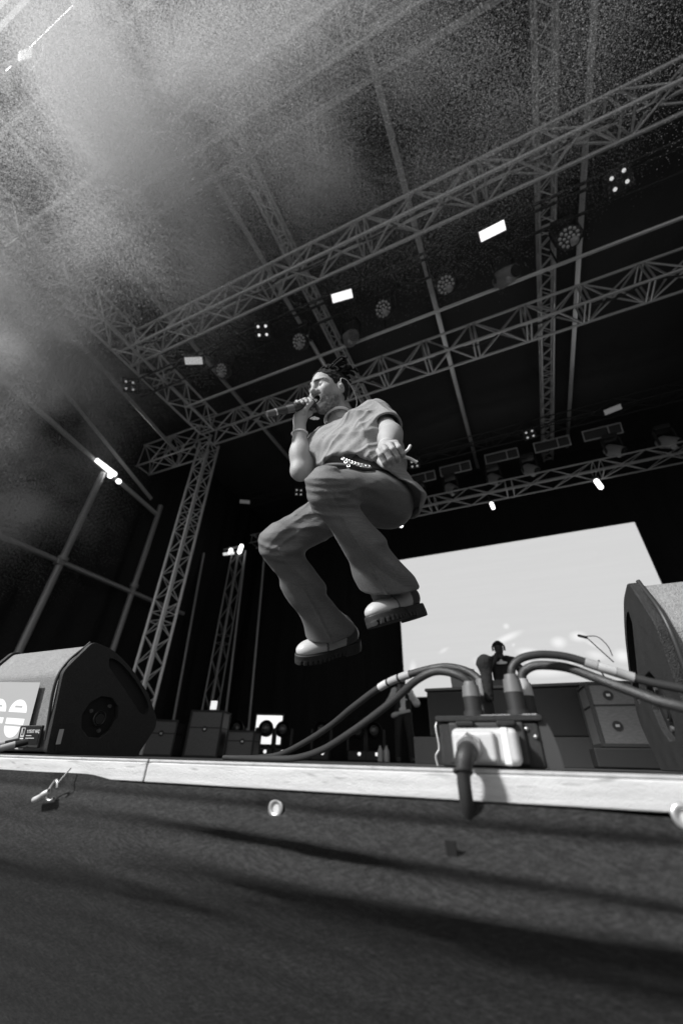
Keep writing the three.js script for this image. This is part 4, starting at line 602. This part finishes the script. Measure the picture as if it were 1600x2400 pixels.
{ // wide trousers with a pressed crease
  const see = V(0.3, -0.5, 0.8).normalize(), frame = (a, b) => { const t = dirOf(a, b), c = t.clone().cross(see).normalize(); return { o: a, t, c, f: c.clone().cross(t) }; };
  const legs = [[J.hipL, J.knL, V(-0.458, 0.507, -1.214), V(-0.316, 0.528, -1.369)], [J.hipR, J.knR, V(-0.788, 0.421, -1.435), V(-0.631, 0.475, -1.548)]].map(([h, k, front, back]) => { const low = mid(front, back, 0.46), n = dirOf(k, low), end = low.clone().addScaledVector(n, -0.022), ac = dirOf(front, back); return { h, k, a: low, n, end, hemN: n.clone().addScaledVector(ac, -n.dot(ac) * 0.8).normalize(), upper: frame(h, k), lower: frame(k, low) }; });
  const waistN = V(-0.25, 0.95, -0.15).normalize(), waistO = V(-0.5, 1.07, -1.2);
  const limb = (p, L) => { let d = D.cap(p, L.h, L.k, 0.1, 0.064); d = D.smin(d, D.cap(p, L.k, mid(L.k, L.a, 0.5), 0.062, 0.058), 0.03); return D.smin(d, D.cap(p, mid(L.k, L.a, 0.4), L.a.clone().addScaledVector(L.n, 0.04), 0.056, 0.104), 0.05); };
  const f = (p) => {
    const r = legs.map((L, i) => {
      let d = limb(p, L); const pl = D.plane(p, L.end, L.hemN);
      if (d < 0.06 && d > -0.06) {
        const fade = 1 - sstep(0.03, 0.06, Math.abs(d)), lo = L.lower, up = L.upper, kx = D.plane(p, lo.o, lo.t), s = D.plane(p, lo.o, lo.c), su = D.plane(p, up.o, up.c), ku = D.plane(p, up.o, up.t), isLow = sstep(-0.03, 0.05, kx), isUp = 1 - isLow, knee = Math.exp(-((kx / 0.09) ** 2));
        let w = 0.008 - isLow * (0.015 * ridge(s * 8 + kx * 4.2 + i * 3.7, kx * 1.2 - s * 2 + 1.3, i * 5) + 0.01 * ridge(s * 13 + kx * 7 + 2, kx * 1.4, i * 4 + 2) * sstep(0.32, 0.08, kx));
        w -= isUp * (0.008 * ridge(su * 19 + ku * 4 + i, ku * 3, i * 2 + 5) + 0.006 * ridge(su * 8 - ku * 9, ku * 6, 4));
        w -= 0.008 * knee * ridge(kx * 20 + s * 12, s * 4, i + 7);
        w -= 0.008 * Math.exp(-(((s + (i ? 0.012 : -0.008)) / 0.005) ** 2)) * isLow * (D.plane(p, lo.o, lo.f) > 0 ? 1 : 0);
        d += w * fade;
      }
      let c = D.smax(d, pl, 0.005); return Math.max(c, -Math.max(d + 0.0115, -0.14 - pl));
    });
    let hips = D.smin(D.cap(p, J.hipL, J.hipR, 0.102), D.ball(p, J.butt, 0.1), 0.05); hips = D.smin(hips, D.cap(p, mid(J.hipL, J.hipR), mid(J.pelvis, J.belly, 0.6), 0.116, 0.106), 0.04);
    return D.smax(D.smin(D.smin(r[0], r[1], 0.018), hips, 0.035), D.plane(p, waistO, waistN), 0.006);
  };
  const [lo, hi] = around([J.hipL, J.hipR, J.knL, J.knR, J.anL, J.anR, J.butt, J.belly], 0.15); mesh('trousers', own(nets(f, lo, hi, 0.0055)), mat(0.17, 0.7, { sheen: 0.4, sheenColor: grey(0.35), sheenRoughness: 0.5, map: rep(fabricTex, 6), bumpMap: rep(grainTex, 5), bumpScale: 0.0007 }), singer);
}
function shoe(heel, toe, ankle, flip) { // own frame: x across, y up, z to the toe
  const fw = dirOf(heel, toe), up0 = dirOf(mid(heel, toe, 0.35), ankle), up = up0.addScaledVector(fw, -up0.dot(fw)).normalize(), X = up.clone().cross(fw), Mx = new THREE.Matrix4().makeBasis(X, up, fw).setPosition(heel), Mi = Mx.clone().invert(), L = 0.285;
  const upper = (p) => { const q = p.clone().applyMatrix4(Mi); let d = D.cap(q, V(0, 0.02, 0.045), V(0, 0.0, 0.15), 0.042, 0.044); d = D.smin(d, D.egg(q, V(flip * 0.004, 0.0, L - 0.066), 0.046, 0.036, 0.07), 0.04); d = D.smin(d, D.cap(q, V(0, 0.03, 0.07), V(0, 0.075, 0.075), 0.036, 0.036), 0.04); return D.smax(d, -q.y - 0.012, 0.006); };
  const outline = (q, k) => Math.min(D.egg(V(q.x, 0, q.z), V(flip * 0.003, 0, L - 0.085), 0.052 + k, 1, 0.092 + k), D.egg(V(q.x, 0, q.z), V(0, 0, 0.058), 0.04 + k, 1, 0.066 + k), D.cap(V(q.x, 0, q.z), V(0, 0, 0.05), V(0, 0, 0.19), 0.039 + k));
  const sole = (p) => { const q = p.clone().applyMatrix4(Mi), o = outline(q, 0.003), y = q.y + 0.022; let d = D.smax(o, Math.abs(y) - 0.013, 0.005); const lug = Math.max(o - 0.001, Math.abs(y + 0.017) - 0.009, -(Math.abs(((q.z * 52) % 1) - 0.5) * 0.02 - 0.0032)); d = Math.min(d, lug); const heelB = Math.max(o, Math.abs(y + 0.02) - 0.014, q.z - 0.085); return Math.min(d, heelB); };
  const [lo, hi] = around([heel, toe, ankle], 0.085), t = mesh('shoe', own(nets(upper, lo, hi, 0.0045, (p) => { const q = p.clone().applyMatrix4(Mi); return Math.abs(q.z - 0.172) < 0.0045 ? 0.12 : q.z > 0.172 ? 0.48 : q.z > 0.085 ? 0.4 : 0.05; })), mat(1, 0.45, { vertexColors: true, clearcoat: 0.25, clearcoatRoughness: 0.35 }), singer);
  mesh('sole', own(nets(sole, lo, hi, 0.004)), mat(0.025, 0.6), t);
}
shoe(J.heelL, J.toeL, J.anL, 1); shoe(J.heelR, J.toeR, J.anR, -1);
{ // belt, waist chain, necklace with a flower, bracelet, ear wire, ribbon on the pointing wrist
  mesh('belt', own(tube([V(-0.66, 1.083, -1.2), V(-0.6, 1.06, -1.15), V(-0.5, 1.022, -1.14), V(-0.42, 0.995, -1.165), V(-0.34, 0.99, -1.225)], 0.011, 40, 8)), M.black, singer);
  const links = []; const chain = new THREE.CatmullRomCurve3([V(-0.515, 1.045, -1.118), V(-0.49, 1.025, -1.118), V(-0.455, 1.004, -1.125), V(-0.41, 0.994, -1.148)]);
  for (let i = 0; i < 18; i++) { const p = chain.getPointAt(i / 17); links.push(new THREE.TorusGeometry(0.0062, 0.0022, 6, 12).rotateY(i % 2 ? 1.2 : 0.1).rotateZ(i * 0.4).translate(p.x, p.y, p.z)); }
  for (let i = 0; i < 5; i++) links.push(new THREE.TorusGeometry(0.0062, 0.0022, 6, 12).rotateY(i % 2 ? 1.2 : 0.1).translate(-0.513 + 0.006 * i, 1.042 - 0.011 * i, -1.113));
  mesh('waist_chain', own(join(links)), mat(0.75, 0.25, { metalness: 0.7 }), singer);
  const nk = mid(J.neck, neckTop, 0.3), ax = dirOf(J.neck, neckTop), ring = (r, tiltV, off) => { const q = new THREE.Quaternion().setFromUnitVectors(V(0, 0, 1), ax.clone().add(tiltV).normalize()), g = new THREE.TorusGeometry(r, 0.0052, 8, 48); return g.applyQuaternion(q).translate(nk.x + off.x, nk.y + off.y, nk.z + off.z); };
  mesh('necklace', own(ring(0.0605, V(0, 0.1, -0.3), V(0, -0.012, 0.004))), mat(0.75, 0.4), singer); mesh('necklace', own(ring(0.0655, V(0, 0.1, -0.3), V(0, -0.026, 0.007))), mat(0.6, 0.35, { metalness: 0.3 }), singer);
  const fl = []; const fo = V(-0.682, 1.37, -1.148); for (let i = 0; i < 6; i++) fl.push(new THREE.SphereGeometry(0.009, 10, 8).scale(1, 1.3, 0.6).translate(0, 0.012, 0).rotateZ(i * 1.047).rotateY(0.4).rotateX(-0.6).translate(fo.x, fo.y, fo.z)); fl.push(new THREE.SphereGeometry(0.008, 10, 8).translate(fo.x, fo.y, fo.z + 0.004)); mesh('flower_pendant', own(join(fl)), mat(0.75, 0.6), singer);
  const bc = mid(J.elR, J.wrR, 0.74), bd = dirOf(J.elR, J.wrR), beads = []; const qb = new THREE.Quaternion().setFromUnitVectors(V(0, 1, 0), bd); for (let i = 0; i < 26; i++) { const a = (i / 26) * 6.283, v = V(Math.cos(a) * 0.0345, 0, Math.sin(a) * 0.0345).applyQuaternion(qb).add(bc); beads.push(new THREE.SphereGeometry(0.0052, 8, 6).translate(v.x, v.y, v.z)); } mesh('bracelet', own(join(beads)), mat(0.72, 0.5), singer);
  const ear = hp(0.085, -0.005, -0.005); mesh('ear_monitor', own(new THREE.SphereGeometry(0.01, 12, 8).translate(ear.x, ear.y, ear.z)), mat(0.5, 0.3), singer);
  mesh('ear_wire', own(tube([ear, hp(0.092, 0.032, -0.012), hp(0.098, 0.03, -0.045), hp(0.1, -0.02, -0.075), hp(0.1, -0.085, -0.08), hp(0.09, -0.12, -0.07)], 0.0022, 40, 6)), mat(0.55, 0.5), singer);
  for (const e of [[V(-0.268, 0.872, -0.985), V(-0.24, 0.866, -0.975), V(-0.22, 0.884, -0.985), V(-0.21, 0.905, -0.99)], [V(-0.268, 0.872, -0.985), V(-0.24, 0.856, -0.975), V(-0.215, 0.85, -0.99), V(-0.196, 0.834, -1.0)]]) { const g = tube(e, 0.0055, 20, 6); mesh('ribbon_end', own(g), mat(0.66, 0.7), singer); }
  mesh('wrist_band', own(new THREE.TorusGeometry(0.0285, 0.005, 8, 32).applyQuaternion(new THREE.Quaternion().setFromUnitVectors(V(0, 0, 1), dirOf(J.elL, J.wrL))).translate(...mid(J.wrL, J.elL, 0.06).toArray())), mat(0.5, 0.6), singer);
}

// ---------------------------------------------------------------- the two figures at the back
function figure(label, base, turn, j, tones) { // j: joints in the figure's own frame
  const g = thing('person', label, 'person', base); g.rotation.y = turn; const c = (a, b, r, r2 = r) => (p) => D.cap(p, a, b, r, r2), u = (k, ...fs) => (p) => fs.reduce((d, f) => D.smin(d, f(p), k), 9);
  const P = Object.fromEntries(Object.entries(j).map(([k, v]) => [k, V(...v)])), all = Object.values(P), [lo, hi] = around(all, 0.17);
  const skull = (p) => D.smin(D.egg(p, P.head, 0.078, 0.115, 0.095), D.egg(p, P.head.clone().add(V(0, -0.05, 0.03)), 0.055, 0.075, 0.065), 0.03), nose = c(P.head.clone().add(V(0, 0.0, 0.085)), P.head.clone().add(V(0, -0.035, 0.108)), 0.011, 0.015);
  const hand = (w, h) => { const d = dirOf(w, h), s = d.clone().cross(V(0, 0.3, 1)).normalize(), fs = [c(w, h, 0.03, 0.034)]; for (let i = 0; i < 4; i++) { const o = h.clone().addScaledVector(s, -0.03 + i * 0.02), m = o.clone().addScaledVector(d, 0.035 + 0.006 * Math.sin(i + 0.5)); fs.push(c(o, m, 0.0095), c(m, m.clone().addScaledVector(d, 0.018).add(V(0, -0.012, -0.018)), 0.009)); } const th = w.clone().lerp(h, 0.4).addScaledVector(s, -0.035); fs.push(c(th, th.clone().addScaledVector(d, 0.04).addScaledVector(s, -0.018), 0.011)); return u(0.008, ...fs); };
  const arms = [c(P.shL, P.elL, 0.045, 0.038), c(P.elL, P.wrL, 0.038, 0.026), c(P.shR, P.elR, 0.045, 0.038), c(P.elR, P.wrR, 0.038, 0.026)];
  mesh('body', nets(u(0.02, skull, nose, c(P.head, P.neck, 0.052, 0.055), c(P.neck, P.pelvis, 0.08, 0.08), ...arms, hand(P.wrL, P.haL), hand(P.wrR, P.haR), c(P.knL, P.anL, 0.05, 0.04), c(P.knR, P.anR, 0.05, 0.04)), lo, hi, 0.014), mat(tones.skin, 0.6), g);
  const sleeveL = mid(P.elL, P.wrL, tones.sleeve), sleeveR = mid(P.elR, P.wrR, tones.sleeve), long = tones.sleeve > 0, top = u(0.05, c(mid(P.shL, P.shR, 0.25), P.pelvis.clone().add(V(0.06, 0.04, 0)), 0.1, 0.105), c(mid(P.shL, P.shR, 0.75), P.pelvis.clone().add(V(-0.06, 0.04, 0)), 0.1, 0.105), c(P.shL, P.shR, 0.06), c(P.shL, long ? P.elL : mid(P.shL, P.elL, 0.7), 0.068, 0.07), c(P.shR, long ? P.elR : mid(P.shR, P.elR, 0.7), 0.068, 0.07), ...(long ? [c(P.elL, sleeveL, 0.072, 0.05), c(P.elR, sleeveR, 0.072, 0.05)] : []));
  mesh('shirt', nets((p) => top(p) + 0.012 * noise(p.x * 12, p.y * 12, p.z * 12), lo, hi, 0.014), mat(tones.top, 0.85), g);
  mesh('trousers', nets(u(0.03, c(P.hipL, P.knL, 0.1, 0.075), c(P.knL, P.anL, 0.075, 0.07), c(P.hipR, P.knR, 0.1, 0.075), c(P.knR, P.anR, 0.075, 0.07), c(P.hipL, P.hipR, 0.105)), lo, hi, 0.015), mat(tones.legs, 0.85), g);
  for (const a of [P.anL, P.anR]) mesh('shoe', nets((p) => Math.max(D.smin(D.cap(p, a.clone().add(V(0, -0.03, -0.03)), a.clone().add(V(0, -0.045, 0.15)), 0.05, 0.045), D.cap(p, a, a.clone().add(V(0, 0.03, 0)), 0.05), 0.03), a.y - 0.086 - p.y), a.clone().add(V(-0.1, -0.1, -0.12)), a.clone().add(V(0.1, 0.1, 0.24)), 0.012), mat(tones.shoes, 0.6), g);
  mesh('cap', nets((p) => Math.min(D.smax(D.egg(p, P.head.clone().add(V(0, 0.02, -0.01)), 0.092, 0.118, 0.112), P.head.y + 0.035 - p.y, 0.02), Math.max(D.egg(p, P.head.clone().add(V(0, 0.045, 0.03 + 0.06 * tones.peak)), 0.085, 0.012, 0.12), 0)), P.head.clone().add(V(-0.2, -0.05, -0.2)), P.head.clone().add(V(0.2, 0.18, 0.3)), 0.01), mat(tones.cap, 0.85), g);
  return { g, P };
}
{
  const { g } = figure('photographer in white sleeves aiming a camera beside the black desk', [-2.75, 0.0, -9.5], 0.35, { head: [0, 1.58, 0.03], neck: [0, 1.43, 0], shL: [0.18, 1.38, 0], shR: [-0.18, 1.38, 0], elL: [0.3, 1.13, 0.12], elR: [-0.3, 1.13, 0.14], wrL: [0.12, 1.36, 0.3], wrR: [-0.11, 1.34, 0.3], haL: [0.07, 1.46, 0.28], haR: [-0.08, 1.45, 0.27], pelvis: [0, 0.95, 0], hipL: [0.09, 0.92, 0], hipR: [-0.09, 0.92, 0], knL: [0.13, 0.5, 0.03], knR: [-0.13, 0.5, 0.03], anL: [0.15, 0.088, -0.02], anR: [-0.15, 0.088, -0.02] }, { skin: 0.2, top: 0.8, sleeve: 0.75, legs: 0.03, shoes: 0.05, cap: 0.03, peak: 0 });
  mesh('vest', nets((p) => D.smax(D.smin(D.cap(p, V(0.07, 1.3, -0.01), V(0.07, 1.02, -0.01), 0.118), D.cap(p, V(-0.07, 1.3, -0.01), V(-0.07, 1.02, -0.01), 0.118), 0.06), Math.abs(p.x) < 0.05 && p.z > 0.05 ? 0.02 : -1, 0.01), V(-0.25, 0.86, -0.2), V(0.25, 1.48, 0.2), 0.014), mat(0.03, 0.9), g);
  mesh('hip_bag', nets((p) => D.smin(D.cap(p, V(-0.2, 0.9, 0.1), V(0.12, 0.97, 0.13), 0.035), D.cap(p, V(-0.22, 0.88, 0.08), V(-0.16, 0.9, 0.11), 0.05), 0.03), V(-0.32, 0.8, -0.02), V(0.22, 1.06, 0.22), 0.012), mat(0.6, 0.8), g);
  const t = thing('camera', 'dark stills camera held up to the photographer\'s face', 'camera', [-2.655, 1.5, -9.24]); t.rotation.y = 0.35; mesh('body', rbox(0.14, 0.1, 0.07, 0.012, 0, 0.05, 0), M.black, t); mesh('prism', rbox(0.06, 0.035, 0.06, 0.01, 0, 0.11, 0), M.black, t); mesh('lens_barrel', rod(V(0, 0.05, 0.03), V(0, 0.05, 0.16), 0.04, 24, 0.044), M.black, t); mesh('lens_glass', rod(V(0, 0.05, 0.158), V(0, 0.05, 0.163), 0.037, 24), M.glass, t);
}
{
  const { g } = figure('disc jockey in a dark printed tee standing behind the desk before the screen', [-0.42, 0.352, -7.85], 0.1, { head: [0, 1.44, 0.02], neck: [0.0, 1.28, 0], shL: [0.19, 1.22, 0], shR: [-0.19, 1.22, 0.02], elL: [0.33, 1.0, 0.1], elR: [-0.27, 1.0, 0.14], wrL: [0.28, 1.02, 0.33], wrR: [-0.1, 1.2, 0.2], haL: [0.26, 1.02, 0.41], haR: [-0.07, 1.28, 0.18], pelvis: [0, 0.82, 0], hipL: [0.09, 0.8, 0], hipR: [-0.09, 0.8, 0], knL: [0.1, 0.45, 0.03], knR: [-0.1, 0.45, 0.03], anL: [0.11, 0.09, -0.02], anR: [-0.11, 0.09, -0.02] }, { skin: 0.06, top: 0.02, sleeve: 0, legs: 0.03, shoes: 0.05, cap: 0.015, peak: 1 });
  const print = canvasTexture(256, 128, (c) => { c.fillStyle = '#0a0a0a'; c.fillRect(0, 0, 256, 128); c.fillStyle = '#eee'; c.beginPath(); c.ellipse(128, 86, 112, 30, 0, 0, 7); c.fill(); c.beginPath(); c.ellipse(128, 56, 30, 36, 0, 0, 7); c.fill(); });
  const q = new THREE.CylinderGeometry(0.19, 0.19, 0.11, 16, 1, true, -0.6, 1.2).translate(0, 1.19, -0.055); mesh('chest_print', q, mat(1, 0.8, { map: print, side: THREE.DoubleSide }), g);
  mesh('headphones', join([new THREE.TorusGeometry(0.1, 0.011, 8, 24, Math.PI).translate(0, 1.46, 0.01), new THREE.CylinderGeometry(0.04, 0.04, 0.03, 18).rotateZ(Math.PI / 2).translate(0.1, 1.44, 0.01), new THREE.CylinderGeometry(0.04, 0.04, 0.03, 18).rotateZ(Math.PI / 2).translate(-0.1, 1.44, 0.01)]), M.black, g);
}

// ---------------------------------------------------------------- smoke drifting under the front of the roof: very fine translucent flecks
{
  const N = 1000000, P = new Float32Array(N * 9), a = V(0, 0, 0), b = V(0, 0, 0);
  const plumes = [[-7.2, 6.9, -0.4, 1.1], [-7.3, 7.6, -1.3, 0.75], [-2.7, 7.3, -0.24, 0.65], [-3.26, 7.3, 0.54, 0.45], [-4.35, 7.3, 0.57, 0.25], [-7.9, 7.3, -1.7, 0.75], [-8.6, 5.9, -2.58, 0.65], [-8.6, 4.4, -3.09, 0.55], [-3.87, 7.3, -0.84, 0.5], [-2.74, 7.3, -1.33, 0.3], [-1.49, 7.3, -0.9, 0.32], [-0.12, 7.3, -1.18, 0.24], [0.91, 7.3, -1.9, 0.2], [-0.9, 7.3, -2.08, 0.16], [-4.2, 7.3, -2.09, 0.24], [-7.6, 7.2, -3.05, 0.3], [1.8, 7.3, -1.69, 0.08], [-1.31, 7.3, -0.32, 0.45], [-3.55, 7.3, 0.02, 0.4], [-5.6, 7.4, -1.2, 0.35]];
  // density on a coarse grid, read by interpolation
  const lo = [-9.3, 2.4, -5.2], hi = [3.6, 8.8, 1.4], st = 0.1, n = lo.map((l, i) => Math.ceil((hi[i] - l) / st) + 1), G = new Float32Array(n[0] * n[1] * n[2]);
  for (let k = 0, o = 0; k < n[2]; k++) for (let j = 0; j < n[1]; j++) for (let i = 0; i < n[0]; i++, o++) {
    const x = lo[0] + i * st, y = lo[1] + j * st, z = lo[2] + k * st; let d = 0;
    for (const [cx, cy, cz, w] of plumes) { const e = ((x - cx) ** 2) / 1.2 + ((y - cy) ** 2) / 1.9 + (z - cz) ** 2; if (e < 9) d += w * Math.exp(-e); }
    G[o] = d < 0.003 ? 0 : d * clamp(0.42 + 2.2 * fbm(x * 0.7 + 3, y * 0.9, z * 0.8 + 7, 4), 0.02, 1.4);
  }
  const at = (x, y, z) => { const u = (x - lo[0]) / st, v = (y - lo[1]) / st, w = (z - lo[2]) / st, i = u | 0, j = v | 0, k = w | 0, g = (p, q, r) => G[((k + r) * n[1] + j + q) * n[0] + i + p], fu = u - i, fv = v - j, fw = w - k; return lerp(lerp(lerp(g(0, 0, 0), g(1, 0, 0), fu), lerp(g(0, 1, 0), g(1, 1, 0), fu), fv), lerp(lerp(g(0, 0, 1), g(1, 0, 1), fu), lerp(g(0, 1, 1), g(1, 1, 1), fu), fv), fw); };
  for (let c = 0; c < N;) {
    const x = lerp(lo[0], hi[0] - 0.12, rnd()), y = lerp(lo[1], hi[1] - 0.12, rnd()), z = lerp(lo[2], hi[2] - 0.12, rnd()); if (rnd() * 1.3 > at(x, y, z)) continue;
    a.set(rnd() - 0.5, rnd() - 0.5, rnd() - 0.5).normalize(); b.set(rnd() - 0.5, rnd() - 0.5, rnd() - 0.5).cross(a).normalize(); const s = 0.0048 + 0.0028 * rnd(), o = c++ * 9;
    for (let k = 0; k < 3; k++) { const t = k * 2.0944, e = Math.cos(t) * s, f = Math.sin(t) * s; P[o + k * 3] = x + a.x * e + b.x * f; P[o + k * 3 + 1] = y + a.y * e + b.y * f; P[o + k * 3 + 2] = z + a.z * e + b.z * f; }
  }
  const g = new THREE.BufferGeometry(); g.setAttribute('position', new THREE.BufferAttribute(P, 3));
  const m = new THREE.InstancedMesh(g, new THREE.MeshPhysicalMaterial({ color: grey(0.92), roughness: 1, specularIntensity: 0, transmission: 0.5, thickness: 0, transparent: true, opacity: 0.28, side: THREE.DoubleSide }), 5);
  [[0, 0, 0], [0.07, 0.03, -0.05], [-0.06, 0.05, 0.04], [0.02, -0.08, 0.06], [-0.03, -0.05, -0.08]].forEach((v, i) => m.setMatrixAt(i, new THREE.Matrix4().makeTranslation(...v)));
  m.name = 'smoke'; m.castShadow = m.receiveShadow = true; m.userData.kind = 'stuff'; m.userData.label = 'pale stage smoke drifting under the roof'; m.userData.category = 'smoke'; scene.add(m);
}
renderer.render(scene, camera);
